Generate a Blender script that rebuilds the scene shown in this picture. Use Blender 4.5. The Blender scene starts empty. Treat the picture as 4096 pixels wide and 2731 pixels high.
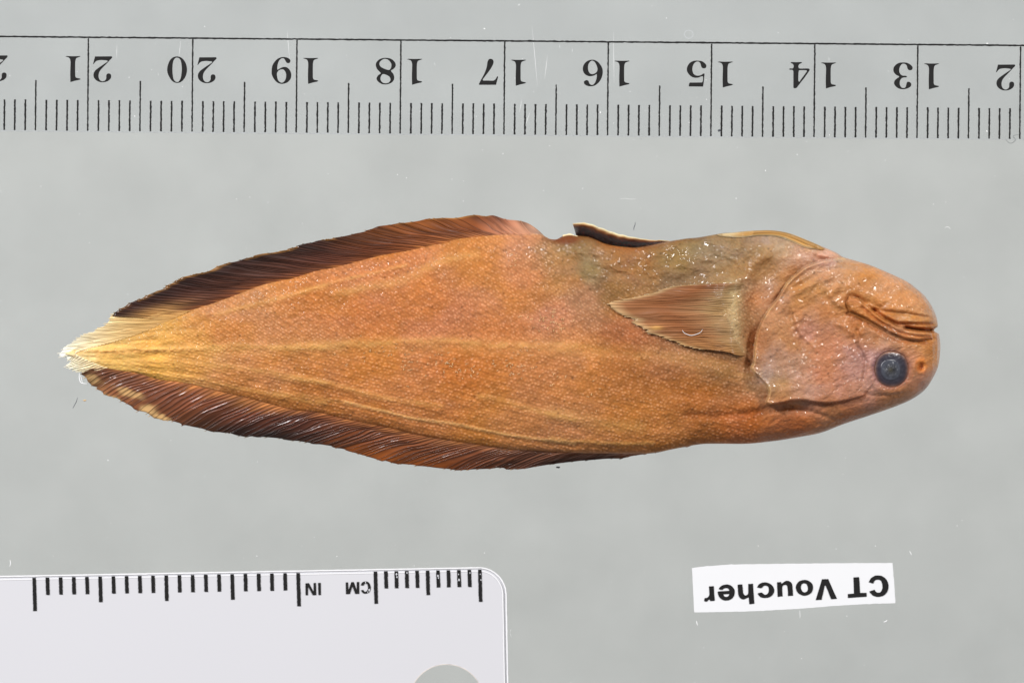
import bpy, math, random
import numpy as np
from mathutils import Matrix, Vector

# ------------------------------------------------------------------ camera, light, exposure
# Plan units: the pixel grid of a 4096 x 2731 picture, 41500 of them to the metre on the glass (415 per cm).
S = 41500.0
CAM_D = 0.45
TILT = math.radians(2.5)
F_PX = CAM_D * S
sc = bpy.context.scene
col = sc.collection

cam = bpy.data.cameras.new('camera')
cam.sensor_width = 36.0
cam.lens = 36.0 * F_PX / 4096.0
cam.clip_start = 0.01
cam.clip_end = 10.0
cam_o = bpy.data.objects.new('camera', cam)
col.objects.link(cam_o)
cam_o.location = (-CAM_D * math.sin(TILT), 0.0, CAM_D * math.cos(TILT))
cam_o.rotation_euler = (0.0, -TILT, 0.0)
sc.camera = cam_o

w = bpy.data.worlds.new('World')
sc.world = w
w.use_nodes = True
w.node_tree.nodes['Background'].inputs[0].default_value = (0.98, 0.985, 1.0, 1)
w.node_tree.nodes['Background'].inputs[1].default_value = 0.30

def area(name, loc, target, size, power, colr):
    l = bpy.data.lights.new(name, 'AREA')
    l.shape = 'DISK'
    l.size = size
    l.energy = power
    l.color = colr
    o = bpy.data.objects.new(name, l)
    col.objects.link(o)
    o.location = loc
    o.rotation_euler = (Vector(target) - Vector(loc)).to_track_quat('-Z', 'Y').to_euler()
    return o

area('copy_stand_lamp', (0.29, 0.32, 0.41), (0.0, 0.0, 0.0), 0.075, 2.5, (1.0, 0.985, 0.96))
area('copy_stand_lamp', (-0.35, 0.29, 0.39), (-0.03, 0.0, 0.0), 0.09, 3.45, (0.985, 0.985, 1.0))

sc.view_settings.view_transform = 'Standard'
sc.view_settings.look = 'None'
sc.view_settings.exposure = 0.0
sc.view_settings.gamma = 1.0
sc.view_settings.use_curve_mapping = False
sc.render.engine = 'CYCLES'
sc.cycles.use_denoising = True
sc.cycles.max_bounces = 12
sc.cycles.transparent_max_bounces = 24
sc.cycles.sample_clamp_indirect = 6.0

# ------------------------------------------------------------------ helpers
rng = np.random.default_rng(7)
random.seed(5)
CT, ST = math.cos(TILT), math.sin(TILT)

def plan(px, py, z=0.0):
    """metres on the level z (in plan units) for plan-grid coordinates"""
    px = np.asarray(px, float); py = np.asarray(py, float); z = np.asarray(z, float) / S
    dx = (px - 2048.0) / F_PX; dy = -(py - 1365.5) / F_PX
    wx = CT * dx + ST          # camera ray turned by the tilt
    wz = ST * dx - CT
    t = (z - CAM_D * CT) / wz
    return -CAM_D * ST + t * wx, t * dy, z + 0 * t

def lin(c):
    c = np.asarray(c, float) / 255.0
    return np.where(c <= 0.04045, c / 12.92, ((c + 0.055) / 1.055) ** 2.4)

def tag(o, label=None, cat=None, group=None, kind=None):
    if label: o['label'] = label
    if cat: o['category'] = cat
    if group: o['group'] = group
    if kind: o['kind'] = kind
    return o

def empty(name, loc):
    o = bpy.data.objects.new(name, None)
    o.empty_display_size = 0.005
    col.objects.link(o)
    o.location = loc
    return o

def child(o, parent):
    o.parent = parent
    o.matrix_parent_inverse = Matrix.Translation(-Vector(parent.location)) if parent.type == 'EMPTY' else Matrix.Identity(4)
    return o

def mesh_obj(name, V, Fq, mat, parent=None, colr=None, smooth=True):
    """V (n,3) metres; Fq (m,4) or (m,3) int array or list of lists"""
    me = bpy.data.meshes.new(name)
    V = np.asarray(V, np.float32)
    if isinstance(Fq, np.ndarray):
        k = Fq.shape[1]; m = len(Fq)
        me.vertices.add(len(V)); me.vertices.foreach_set('co', V.ravel())
        me.loops.add(m * k); me.loops.foreach_set('vertex_index', Fq.astype(np.int32).ravel())
        me.polygons.add(m)
        me.polygons.foreach_set('loop_start', np.arange(0, m * k, k, dtype=np.int32))
        me.polygons.foreach_set('loop_total', np.full(m, k, np.int32))
        me.update(calc_edges=True)
    else:
        me.from_pydata([tuple(map(float, v)) for v in V], [], Fq)
        me.update()
    me.validate()
    me.polygons.foreach_set('use_smooth', np.full(len(me.polygons), smooth))
    if colr is not None:
        a = me.color_attributes.new('VertexColour', 'FLOAT_COLOR', 'POINT')
        c4 = np.full((len(V), 4), 0.4, np.float32); colr = np.asarray(colr); c4[:, :colr.shape[1]] = colr
        a.data.foreach_set('color', c4.ravel())
    me.materials.append(mat)
    o = bpy.data.objects.new(name, me)
    col.objects.link(o)
    if parent is not None: child(o, parent)
    return o

def catmull(pts, n=8, closed=False):
    """smooth curve through points; a third item of 1 marks a corner"""
    P = [np.array(p[:2], float) for p in pts]
    C = [len(p) > 2 and p[2] == 1 for p in pts]
    N = len(P); out = []
    for i in range(N if closed else N - 1):
        a, b = P[i], P[(i + 1) % N]
        p0 = P[i - 1] if (closed or i > 0) else a
        p3 = P[(i + 2) % N] if (closed or i + 2 < N) else b
        m1 = np.zeros(2) if False else (b - p0) * 0.5
        m2 = (p3 - a) * 0.5
        L = np.linalg.norm(b - a)
        if C[i]: m1 = (b - a) * 0.9
        if C[(i + 1) % N]: m2 = (b - a) * 0.9
        for m in (m1, m2):
            l = np.linalg.norm(m)
            if l > 1.4 * L: m *= 1.4 * L / l
        for k in range(n):
            t = k / n
            h = (2*t**3-3*t**2+1, t**3-2*t**2+t, -2*t**3+3*t**2, t**3-t**2)
            out.append(h[0]*a + h[1]*m1 + h[2]*b + h[3]*m2)
    if not closed: out.append(P[-1])
    return np.array(out)

def resample(P, n):
    d = np.concatenate([[0], np.cumsum(np.linalg.norm(np.diff(P, axis=0), axis=1))])
    t = np.linspace(0, d[-1], n)
    return np.stack([np.interp(t, d, P[:, k]) for k in range(P.shape[1])], 1)

def smooth01(t):
    t = np.clip(t, 0, 1)
    return t * t * (3 - 2 * t)

_tab = rng.random((256, 256)).astype(np.float32)
def vnoise(x, y, ox=0, oy=0):
    xi = np.floor(x).astype(int); yi = np.floor(y).astype(int)
    fx = smooth01(x - xi); fy = smooth01(y - yi)
    g = lambda i, j: _tab[(xi + i + ox) % 256, (yi + j + oy) % 256]
    return (g(0,0)*(1-fx)+g(1,0)*fx)*(1-fy) + (g(0,1)*(1-fx)+g(1,1)*fx)*fy

def fbm(x, y, oct=4, seed=0):
    s = 0; a = 0.5; tot = 0
    for k in range(oct):
        s = s + a * vnoise(x * 2**k, y * 2**k, seed * 37 + k * 11, seed * 53 + k * 17)
        tot += a; a *= 0.5
    return s / tot

def polydist(X, Y, pts):
    """distance to a polyline"""
    P = np.asarray(pts, float)
    d2 = np.full(X.shape, 1e12)
    for a, b in zip(P[:-1], P[1:]):
        ab = b - a; L2 = max(ab @ ab, 1e-9)
        t = np.clip(((X - a[0]) * ab[0] + (Y - a[1]) * ab[1]) / L2, 0, 1)
        d2 = np.minimum(d2, (X - a[0] - t * ab[0])**2 + (Y - a[1] - t * ab[1])**2)
    return np.sqrt(d2)

def inpoly(X, Y, pts):
    P = np.asarray(pts, float); ins = np.zeros(X.shape, bool)
    j = len(P) - 1
    for i in range(len(P)):
        xi, yi = P[i]; xj, yj = P[j]
        if yi != yj:
            c = ((yi > Y) != (yj > Y)) & (X < (xj - xi) * (Y - yi) / (yj - yi) + xi)
            ins ^= c
        j = i
    return ins

# ------------------------------------------------------------------ materials
def new_mat(name):
    m = bpy.data.materials.new(name); m.use_nodes = True
    nt = m.node_tree; nt.nodes.clear()
    out = nt.nodes.new('ShaderNodeOutputMaterial')
    return m, nt, out

def N(nt, t, **kw):
    n = nt.nodes.new(t)
    for k, v in kw.items(): setattr(n, k, v)
    return n

def plastic(name, colr, rough=0.4, spec=0.5, var=0.0, scale=300.0, coat=0.0):
    m, nt, out = new_mat(name)
    b = N(nt, 'ShaderNodeBsdfPrincipled')
    b.inputs['Roughness'].default_value = rough
    b.inputs['Specular IOR Level'].default_value = spec
    b.inputs['Coat Weight'].default_value = coat
    tc = N(nt, 'ShaderNodeTexCoord'); no = N(nt, 'ShaderNodeTexNoise')
    no.inputs['Scale'].default_value = scale; no.inputs['Detail'].default_value = 4
    nt.links.new(tc.outputs['Object'], no.inputs['Vector'])
    mx = N(nt, 'ShaderNodeMix', data_type='RGBA')
    mx.inputs[6].default_value = (*[c * (1 - var) for c in colr], 1)
    mx.inputs[7].default_value = (*[min(1, c * (1 + var)) for c in colr], 1)
    nt.links.new(no.outputs['Fac'], mx.inputs[0])
    nt.links.new(mx.outputs[2], b.inputs['Base Color'])
    nt.links.new(b.outputs[0], out.inputs[0])
    return m

def clear(name, tint, ior=1.46, rough=0.02, k=1.0):
    """thin clear sheet: light goes straight through, Fresnel gloss on top"""
    m, nt, out = new_mat(name)
    tr = N(nt, 'ShaderNodeBsdfTransparent'); tr.inputs[0].default_value = (*tint, 1)
    gl = N(nt, 'ShaderNodeBsdfGlossy'); gl.inputs['Roughness'].default_value = rough
    fr = N(nt, 'ShaderNodeFresnel'); fr.inputs[0].default_value = ior
    mul = N(nt, 'ShaderNodeMath', operation='MULTIPLY'); mul.inputs[1].default_value = k
    ge = N(nt, 'ShaderNodeNewGeometry'); mr = N(nt, 'ShaderNodeMix', data_type='FLOAT')
    mr.inputs[2].default_value = ior; mr.inputs[3].default_value = 1.0 / ior     # the same gloss from either side of the thin sheet
    nt.links.new(ge.outputs['Backfacing'], mr.inputs[0]); nt.links.new(mr.outputs[0], fr.inputs[0])
    mx = N(nt, 'ShaderNodeMixShader')
    nt.links.new(fr.outputs[0], mul.inputs[0]); nt.links.new(mul.outputs[0], mx.inputs[0])
    nt.links.new(tr.outputs[0], mx.inputs[1]); nt.links.new(gl.outputs[0], mx.inputs[2])
    nt.links.new(mx.outputs[0], out.inputs[0])
    return m

def flesh(name, rough=0.42, coat=0.55, coat_rough=0.12, bump=0.00006, bscale=5200.0, sss=0.12, trans=0.0, aniso=None, spec=0.4, beads=2700.0, bead_h=0.00020):
    """wet preserved skin; colour comes from the mesh, gloss from a wet film with fine relief"""
    m, nt, out = new_mat(name)
    b = N(nt, 'ShaderNodeBsdfPrincipled')
    at = N(nt, 'ShaderNodeAttribute', attribute_name='VertexColour')
    tc = N(nt, 'ShaderNodeTexCoord')
    no = N(nt, 'ShaderNodeTexNoise'); no.inputs['Scale'].default_value = bscale; no.inputs['Detail'].default_value = 2
    n2 = N(nt, 'ShaderNodeTexNoise'); n2.inputs['Scale'].default_value = bscale * 0.23; n2.inputs['Detail'].default_value = 3
    if aniso:
        mp = N(nt, 'ShaderNodeMapping'); mp.inputs['Scale'].default_value = aniso
        nt.links.new(tc.outputs['Object'], mp.inputs['Vector'])
        src = mp.outputs[0]
    else:
        src = tc.outputs['Object']
    nt.links.new(src, no.inputs['Vector']); nt.links.new(src, n2.inputs['Vector'])
    ad = N(nt, 'ShaderNodeMath', operation='MULTIPLY_ADD'); ad.inputs[1].default_value = 2.2
    nt.links.new(n2.outputs['Fac'], ad.inputs[0]); nt.links.new(no.outputs['Fac'], ad.inputs[2])
    bp = N(nt, 'ShaderNodeBump'); bp.inputs['Strength'].default_value = 1.0; bp.inputs['Distance'].default_value = bump
    nt.links.new(ad.outputs[0], bp.inputs['Height'])
    # the wet film: small beads of liquid between papillae, each catching the lamps
    vo = N(nt, 'ShaderNodeTexVoronoi', feature='SMOOTH_F1'); vo.inputs['Scale'].default_value = beads
    vo.inputs['Smoothness'].default_value = 0.35
    wn = N(nt, 'ShaderNodeTexNoise'); wn.inputs['Scale'].default_value = beads * 0.16; wn.inputs['Detail'].default_value = 2
    rr = N(nt, 'ShaderNodeMapRange'); rr.inputs[1].default_value = 0.36; rr.inputs[2].default_value = 0.62
    nt.links.new(src, vo.inputs['Vector']); nt.links.new(src, wn.inputs['Vector'])
    nt.links.new(wn.outputs['Fac'], rr.inputs[0])
    inv = N(nt, 'ShaderNodeMath', operation='MULTIPLY_ADD'); inv.inputs[1].default_value = -1.0; inv.inputs[2].default_value = 1.0
    nt.links.new(vo.outputs['Distance'], inv.inputs[0])
    hm = N(nt, 'ShaderNodeMath', operation='MULTIPLY'); nt.links.new(inv.outputs[0], hm.inputs[0]); nt.links.new(rr.outputs[0], hm.inputs[1])
    ha = N(nt, 'ShaderNodeMath', operation='MULTIPLY_ADD'); ha.inputs[1].default_value = 0.35
    nt.links.new(ad.outputs[0], ha.inputs[0]); nt.links.new(hm.outputs[0], ha.inputs[2])
    b2 = N(nt, 'ShaderNodeBump'); b2.inputs['Distance'].default_value = bead_h
    nt.links.new(ha.outputs[0], b2.inputs['Height']); nt.links.new(at.outputs['Alpha'], b2.inputs['Strength'])
    cw = N(nt, 'ShaderNodeMath', operation='MULTIPLY'); cw.inputs[1].default_value = coat
    nt.links.new(at.outputs['Alpha'], cw.inputs[0]); nt.links.new(cw.outputs[0], b.inputs['Coat Weight'])
    nt.links.new(bp.outputs[0], b.inputs['Normal'])
    nt.links.new(b2.outputs[0], b.inputs['Coat Normal'])
    nt.links.new(at.outputs['Color'], b.inputs['Base Color'])
    b.inputs['Roughness'].default_value = rough
    b.inputs['Specular IOR Level'].default_value = spec
    b.inputs['Coat Weight'].default_value = coat
    b.inputs['Coat Roughness'].default_value = coat_rough
    b.inputs['Coat IOR'].default_value = 1.45
    b.inputs['Subsurface Weight'].default_value = sss
    b.inputs['Subsurface Radius'].default_value = (0.0012, 0.0005, 0.00022)
    b.inputs['Subsurface Scale'].default_value = 1.0
    if trans > 0:
        tl = N(nt, 'ShaderNodeBsdfTranslucent'); mx = N(nt, 'ShaderNodeMixShader'); mx.inputs[0].default_value = trans
        nt.links.new(at.outputs['Color'], tl.inputs[0])
        nt.links.new(b.outputs[0], mx.inputs[1]); nt.links.new(tl.outputs[0], mx.inputs[2])
        nt.links.new(mx.outputs[0], out.inputs[0])
    else:
        nt.links.new(b.outputs[0], out.inputs[0])
    return m

M = {}
M['backdrop'] = plastic('grey_card', lin((185, 186, 184)), rough=0.9, spec=0.1, var=0.11, scale=110.0)
M['glass'] = clear('plate_glass', (0.985, 0.99, 0.987), k=0.55)
M['acrylic'] = clear('clear_acrylic', (0.985, 0.99, 0.998), ior=1.49, k=0.55)
M['acrylic_edge'] = plastic('acrylic_edge', lin((196, 199, 202)), rough=0.35)
M['ink'] = plastic('black_ink', lin((24, 23, 23)), rough=0.5, spec=0.25, var=0.35, scale=900.0)
M['white'] = plastic('white_plastic', lin((202, 201, 205)), rough=0.38, spec=0.3, var=0.012, scale=60.0)
M['white_edge'] = plastic('white_cut_edge', lin((228, 227, 229)), rough=0.4, spec=0.3)
M['grey_edge'] = plastic('laminate_margin', lin((198, 198, 202)), rough=0.3)
M['paper'] = plastic('white_paper', lin((221, 221, 223)), rough=0.7, spec=0.2, var=0.015, scale=500.0)
M['skin'] = flesh('wet_skin', rough=0.5, spec=0.12, coat=1.0, coat_rough=0.07, bump=0.00006, bscale=3600.0, sss=0.2)
M['fin'] = flesh('wet_fin', rough=0.42, coat=0.9, coat_rough=0.16, spec=0.2, beads=1500.0, bead_h=0.00012, bump=0.00003, bscale=2600.0, sss=0.0, trans=0.12, aniso=(0.22, 1.0, 1.0))
M['eye'] = flesh('clouded_eye', rough=0.35, coat=0.8, beads=1500.0, bead_h=0.00016, coat_rough=0.2, bump=0.00009, bscale=1900.0, sss=0.0)
M['lint_white'] = plastic('white_lint', (0.85, 0.85, 0.85), rough=0.6)
M['lint_dark'] = plastic('dark_lint', (0.05, 0.055, 0.07), rough=0.6)
M['hole_edge'] = plastic('worn_hole_edge', lin((206, 197, 190)), rough=0.5, var=0.15, scale=700.0)
M['crumb'] = plastic('tan_crumb', lin((205, 170, 120)), rough=0.6)

# ------------------------------------------------------------------ setting: card far below, glass plate
def slab(name, x0, x1, y0, y1, z0, z1, mat):
    V = [(x, y, z) for z in (z0, z1) for y in (y0, y1) for x in (x0, x1)]
    Fq = [[0,2,3,1],[4,5,7,6],[0,1,5,4],[2,6,7,3],[0,4,6,2],[1,3,7,5]]
    return mesh_obj(name, V, Fq, mat, smooth=False)

bd = slab('backdrop', -0.6, 0.6, -0.6, 0.6, -0.133, -0.130, M['backdrop'])
tag(bd, kind='structure')
gp = slab('glass_plate', -0.20, 0.20, -0.15, 0.15, -0.0045, -0.00002, M['glass'])
tag(gp, kind='structure')

# ------------------------------------------------------------------ flat shapes (filled outlines with thickness)
def flat(name, loops, z, thick, mat, parent, bevel=0.0):
    """loops: lists of plan points; a solid plate whose underside is at z and whose top is at z + thick"""
    cu = bpy.data.curves.new(name, 'CURVE'); cu.dimensions = '2D'; cu.fill_mode = 'BOTH'
    cx = np.mean([p[0] for p in loops[0]]); cy = np.mean([p[1] for p in loops[0]])
    for L in loops:
        x, y, _ = plan(np.array(L)[:, 0], np.array(L)[:, 1], z)
        sp = cu.splines.new('POLY'); sp.points.add(len(x) - 1)
        co = np.zeros((len(x), 4)); co[:, 0] = x; co[:, 1] = y; co[:, 3] = 1
        sp.points.foreach_set('co', co.ravel()); sp.use_cyclic_u = True
    h = thick / S
    cu.extrude = h / 2 - bevel / S
    if bevel:
        cu.bevel_depth = bevel / S; cu.offset = -bevel / S; cu.bevel_resolution = 2
    t = bpy.data.objects.new(name, cu); col.objects.link(t)
    dg = bpy.context.evaluated_depsgraph_get()
    me = bpy.data.meshes.new_from_object(t.evaluated_get(dg))
    bpy.data.objects.remove(t); bpy.data.curves.remove(cu)
    me.name = name
    me.transform(Matrix.Translation((0, 0, z / S + h / 2)))
    me.materials.clear(); me.materials.append(mat)
    o = bpy.data.objects.new(name, me); col.objects.link(o)
    if parent is not None: child(o, parent)
    return o

def c1(*p): return [tuple(q) for q in p]
GLY = {
 '0': ((650,210,9.8,769.6), [c1((575,165),(700,195),(820,290),(915,450),(955,640),(945,800),(890,970),(790,1110),(690,1180),(575,1205),(470,1185),(360,1115),(260,970),(195,820),(178,680),(200,520),(270,340),(370,225),(470,178)),
       c1((575,215),(650,245),(710,340),(740,500),(750,680),(735,860),(705,1020),(640,1135),(575,1168),(500,1145),(430,1050),(400,900),(385,700),(395,480),(430,320),(500,230))]),
 '2': ((650,210,9.8,769.6), [c1((1440,200,1),(2090,195,1),(2115,225),(2100,270),(2000,370),(1900,480),(1770,610),(1660,730),(1600,840),(1580,950),(1595,1060),(1640,1130),(1700,1168),(1770,1172),(1840,1130),(1880,1060),(1880,960),(1910,890),(1980,865),(2050,895),(2075,970),(2050,1070),(1960,1155),(1850,1200),(1730,1215),(1600,1195),(1480,1130),(1400,1030),(1380,930),(1400,830),(1470,730),(1600,630),(1760,520),(1880,440),(1940,395,1),(1920,365),(1800,350),(1680,345),(1560,360),(1490,385),(1440,430),(1385,500),(1365,490,1))]),
 '1': ((1070,210,9.8,1185.3), [c1((1375,240,1),(1440,222),(1660,228),(1960,222,1),(1970,245,1),(1880,275),(1810,310),(1780,380),(1765,500),(1765,900),(1770,1010),(1810,1070),(1960,1105),(1970,1125,1),(1940,1150),(1760,1190),(1640,1225),(1575,1240,1),(1568,900),(1580,500),(1570,380),(1540,310),(1480,270))]),
 '9': ((1070,210,9.8,1185.3), [c1((690,195),(790,225),(860,280),(885,330),(865,400),(800,432),(730,405),(690,340),(650,270),(610,242),(550,240),(480,285),(420,370),(385,480),(368,600),(375,690,1),(460,640),(560,590),(640,575),(740,590),(830,660),(890,760),(920,870),(905,1000),(860,1090),(770,1180),(660,1225),(540,1242),(420,1215),(310,1140),(220,1020),(155,880),(145,740),(165,560),(230,420),(340,290),(460,215),(580,190)),
       c1((545,672),(620,690),(680,760),(715,870),(710,980),(680,1080),(620,1160),(545,1192),(470,1165),(400,1090),(365,960),(355,840),(375,780),(440,705))]),
 '8': ((1480,210,9.8,1601.2), [c1((640,222),(780,245),(900,320),(970,410),(995,500),(975,580),(900,660),(810,718),(840,775),(900,850),(935,960),(925,1070),(870,1160),(770,1225),(660,1258),(580,1265),(460,1250),(350,1190),(270,1110),(240,1030),(265,960),(320,890),(405,825),(350,755),(270,670),(220,560),(212,480),(240,390),(330,295),(430,245),(540,222)),
       c1((590,262),(690,295),(770,370),(820,460),(820,560),(790,640),(740,690),(640,680),(500,625),(400,560),(355,470),(370,390),(440,315),(520,270)),
       c1((525,855),(640,895),(740,955),(785,1040),(780,1110),(720,1185),(620,1215),(520,1205),(440,1150),(400,1070),(400,990),(440,900),(480,865))]),
 '7': ((1900,220,9.8,2016.8), [c1((600,160),(670,180),(715,240),(715,320),(680,420),(600,560),(500,700),(400,830),(310,950),(295,985),(330,1010),(500,1010),(680,1015),(740,1000),(800,950),(850,860),(875,845),(895,870),(870,980),(815,1180,1),(160,1180,1),(140,1150,1),(220,990),(330,790),(420,580),(460,420),(475,300),(510,210),(550,170))]),
 '6': ((2310,225,9.8,2430.9), [c1((570,145),(680,165),(800,240),(900,360),(960,480),(980,600),(965,760),(910,910),(820,1040),(700,1140),(590,1180),(480,1190),(360,1165),(270,1110),(240,1030),(265,975),(340,945),(410,970),(440,1030),(460,1080),(530,1130),(600,1120),(670,1050),(720,930),(745,800),(740,705,1),(640,765),(500,795),(370,770),(260,690),(205,580),(198,470),(230,350),(310,245),(430,170)),
       c1((575,185),(650,225),(710,310),(760,440),(770,540),(735,630),(650,690),(560,710),(480,680),(425,600),(402,500),(410,360),(450,270),(510,205))]),
 '5': ((2730,225,9.8,2844.8), [c1((620,185),(740,200),(850,265),(915,340),(930,400),(900,470),(820,488),(750,455),(720,390),(700,310),(660,245),(590,218),(510,240),(440,310),(395,410),(380,520),(395,620),(430,700),(520,760),(620,770),(720,745),(790,700),(830,685),(860,700,1),(850,800),(835,950),(810,1150),(790,1200,1),(250,1195,1),(235,1165,1),(260,1070),(290,1040),(400,1040),(760,1035,1),(790,970),(800,850),(790,805),(740,800),(620,845),(510,855),(400,835),(280,760),(190,640),(162,540),(185,410),(270,280),(390,205),(510,182))]),
 '4': ((3140,235,9.8,3257.9), [c1((240,140),(300,140),(440,145),(620,140),(670,155,1),(640,185),(560,225),(525,290),(535,360),(580,392),(750,392),(910,392),(960,420),(960,460),(900,560),(750,770),(600,960),(460,1145),(430,1165,1),(350,1165),(325,1130,1),(325,800),(325,520),(310,470),(270,445),(180,440),(165,415),(190,390),(290,390),(325,360),(335,290),(310,225),(250,190),(220,165)),
       c1((540,480,1),(580,462),(750,460),(840,470),(855,500,1),(750,650),(600,850),(570,905),(530,890),(520,840,1),(525,600))]),
 '3': ((3550,235,9.8,3669.4), [c1((640,155),(760,170),(880,230),(960,310),(980,375),(950,440),(880,465),(810,440),(775,380),(755,300),(710,235),(630,205),(550,230),(490,310),(455,420),(460,530),(510,620),(590,670),(700,675),(750,700),(735,740),(640,745),(560,770),(500,840),(475,930),(480,1030),(530,1120),(600,1155),(670,1145),(710,1100),(730,1020),(760,930),(820,910),(890,940),(930,1010),(905,1090),(830,1150),(720,1190),(600,1205),(460,1185),(340,1115),(270,1030),(250,950),(280,860),(350,790),(455,722,1),(430,690),(330,640),(250,550),(222,450),(245,340),(330,235),(450,170),(550,157))]),
}
LET = {  # letters of the paper label and of the white ruler, as they lie
 'r': (2800,2270,7.35,[c1((265,540,1),(405,532,1),(430,950,1),(415,960),(300,965,1),(285,925,1),(250,935),(215,980),(165,985),(120,965,1),(140,880,1),(190,880),(240,850),(275,790),(275,700))]),
 'e': (2800,2270,7.35,[c1((545,610,1),(620,530),(720,490),(830,485),(930,530),(1000,610),(1022,700),(1000,810),(940,895),(850,940),(740,950),(630,915),(555,830),(520,720),(530,690,1),(860,670,1),(850,630),(800,590),(730,590),(680,620),(650,638),(590,635,1)),
       c1((680,770,1),(860,758,1),(850,800),(810,840),(760,845),(710,825))]),
 'h': (2800,2270,7.35,[c1((1110,490,1),(1245,480,1),(1258,650),(1270,740),(1310,795),(1365,800),(1415,750),(1420,650),(1418,468,1),(1555,460,1),(1595,1045,1),(1450,1060,1),(1432,860,1),(1370,885),(1310,912),(1240,915),(1170,870),(1130,790),(1120,700))]),
 'c': (2800,2270,7.35,[c1((1675,565,1),(1740,475),(1850,425),(1980,430),(2100,490),(2170,590),(2180,690),(2140,780),(2050,850),(1920,878),(1800,860),(1740,815),(1695,755,1),(1740,730),(1820,720,1),(1870,765),(1930,785),(2000,740),(2025,650),(2005,560),(1940,515),(1870,530),(1820,580),(1780,590))]),
 'u': (3100,2270,7.35,[c1((60,420,1),(175,410,1),(190,465,1),(250,420),(320,380),(400,380),(470,420),(505,490),(515,600),(530,810,1),(385,820,1),(370,600),(350,520),(295,492),(235,520),(210,580),(222,830,1),(80,840,1))]),
 'o': (3100,2270,7.35,[c1((860,350),(980,375),(1080,450),(1118,570),(1090,690),(1010,770),(860,812),(720,765),(640,680),(612,570),(640,470),(720,385)),
       c1((860,445),(930,480),(968,580),(960,660),(900,710),(830,705),(780,650),(760,570),(780,490),(820,455))]),
 'V': (3100,2270,7.35,[c1((1380,330,1),(1560,325,1),(1820,900,1),(1650,912,1),(1490,520,1),(1475,510),(1460,525,1),(1370,930,1),(1200,940,1))]),
 'T': (3380,2270,9.8,[c1((330,370,1),(550,358,1),(590,975,1),(840,970,1),(850,1120,1),(115,1165,1),(110,1020,1),(355,1000,1))]),
 'C': (3380,2270,9.8,[c1((930,550,1),(1020,400),(1160,310),(1320,290),(1480,330),(1620,450),(1695,620),(1700,780),(1650,940),(1540,1060),(1400,1115),(1250,1125),(1100,1080),(1000,990),(955,915,1),(1155,850,1),(1210,930),(1300,965),(1390,945),(1450,850),(1470,720),(1440,560),(1380,475),(1290,455),(1200,470),(1150,520),(1110,610,1))]),
 'rN': (1180,2270,6.918,[c1((290,425,1),(385,418,1),(515,660,1),(515,415,1),(578,412,1),(588,745,1),(490,748,1),(360,510,1),(358,748,1),(295,750,1))]),
 'rI': (1180,2270,6.918,[c1((640,412,1),(712,410,1),(716,742,1),(650,745,1))]),
 'rM': (1180,2270,6.918,[c1((1405,400,1),(1465,395,1),(1480,620,1),(1560,390,1),(1625,388,1),(1710,620,1),(1710,388,1),(1775,385,1),(1778,710,1),(1665,712,1),(1590,500,1),(1520,715,1),(1412,718,1))]),
 'rC': (1180,2270,6.918,[c1((1820,475,1),(1860,400),(1950,370),(2040,400),(2090,500),(2090,590),(2050,670),(1960,705),(1880,690),(1825,615,1),(1890,605,1),(1920,650),(1970,650),(2015,590),(2020,510),(1990,440),(1940,425),(1895,485,1))]),
}

# ------------------------------------------------------------------ clear ruler along the top
SL = 36.0 / 4096.0                                   # slope of its printed top line
def ruler_y(x): return 147.0 + SL * x
LINES = {n: None for n in range(11, 24)}
for n in LINES:                                       # the cm lines, evenly spaced on the plastic
    k = 21 - n
    xa, _, _ = plan(352.7, 280); xb, _, _ = plan(4081.0, 300)
    X = xa + (xb - xa) * k / 9.0
    lo, hi = -2000.0, 6500.0
    for _ in range(60):
        mid = (lo + hi) / 2
        if plan(mid, 280)[0] < X: lo = mid
        else: hi = mid
    LINES[n] = (lo + hi) / 2
def line_x(n):                                        # any mm position
    a = math.floor(n); f = n - a
    return LINES[a] if f == 0 else LINES[a] * (1 - f) + LINES[a + 1] * f

RT = 30.0                                             # ruler thickness
xl, xr = line_x(23) - 60, line_x(11) + 60
q = [plan(xl, ruler_y(xl) + 374)]
cr = empty('clear_ruler', (float(plan(2017, 555)[0]), float(plan(2017, 555)[1]), 0.0))
tag(cr, 'clear plastic ruler with black centimetre scale lying above the fish', 'ruler')
out = [(xl, ruler_y(xl) + 379), (xr, ruler_y(xr) + 377), (xr + 10, ruler_y(xr) - 640), (xl + 10, ruler_y(xl) - 640)]
flat('sheet', [out], 1.0, RT, M['acrylic'], cr, bevel=3.0)
ZI = RT + 2.0
def wob(loop, a, n=6):                                # slightly rough ink edge
    P = np.array(loop, float)
    P = np.concatenate([np.linspace(P[i], P[(i + 1) % len(P)], max(2, int(np.linalg.norm(P[(i+1) % len(P)] - P[i]) / n)), endpoint=False) for i in range(len(P))])
    return [tuple(p) for p in P + rng.normal(0, a, P.shape)]
def tick(name, x, y0, y1, wd, lean, parent, z, r=0.5, mat='ink'):
    P = [(x - wd/2, y0), (x + wd/2, y0), (x + wd/2 + lean, y1), (x - wd/2 + lean, y1)]
    return flat(name, [wob(P, r)], z, 1.2, M[mat], parent)
px0, px1 = xl + 12, xr - 12
flat('top_line', [wob([(px0, ruler_y(px0) - 3.4), (px1, ruler_y(px1) - 3.4), (px1, ruler_y(px1) + 3.4), (px0, ruler_y(px0) + 3.4)], 0.5, 10)], ZI, 1.2, M['ink'], cr)
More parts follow.
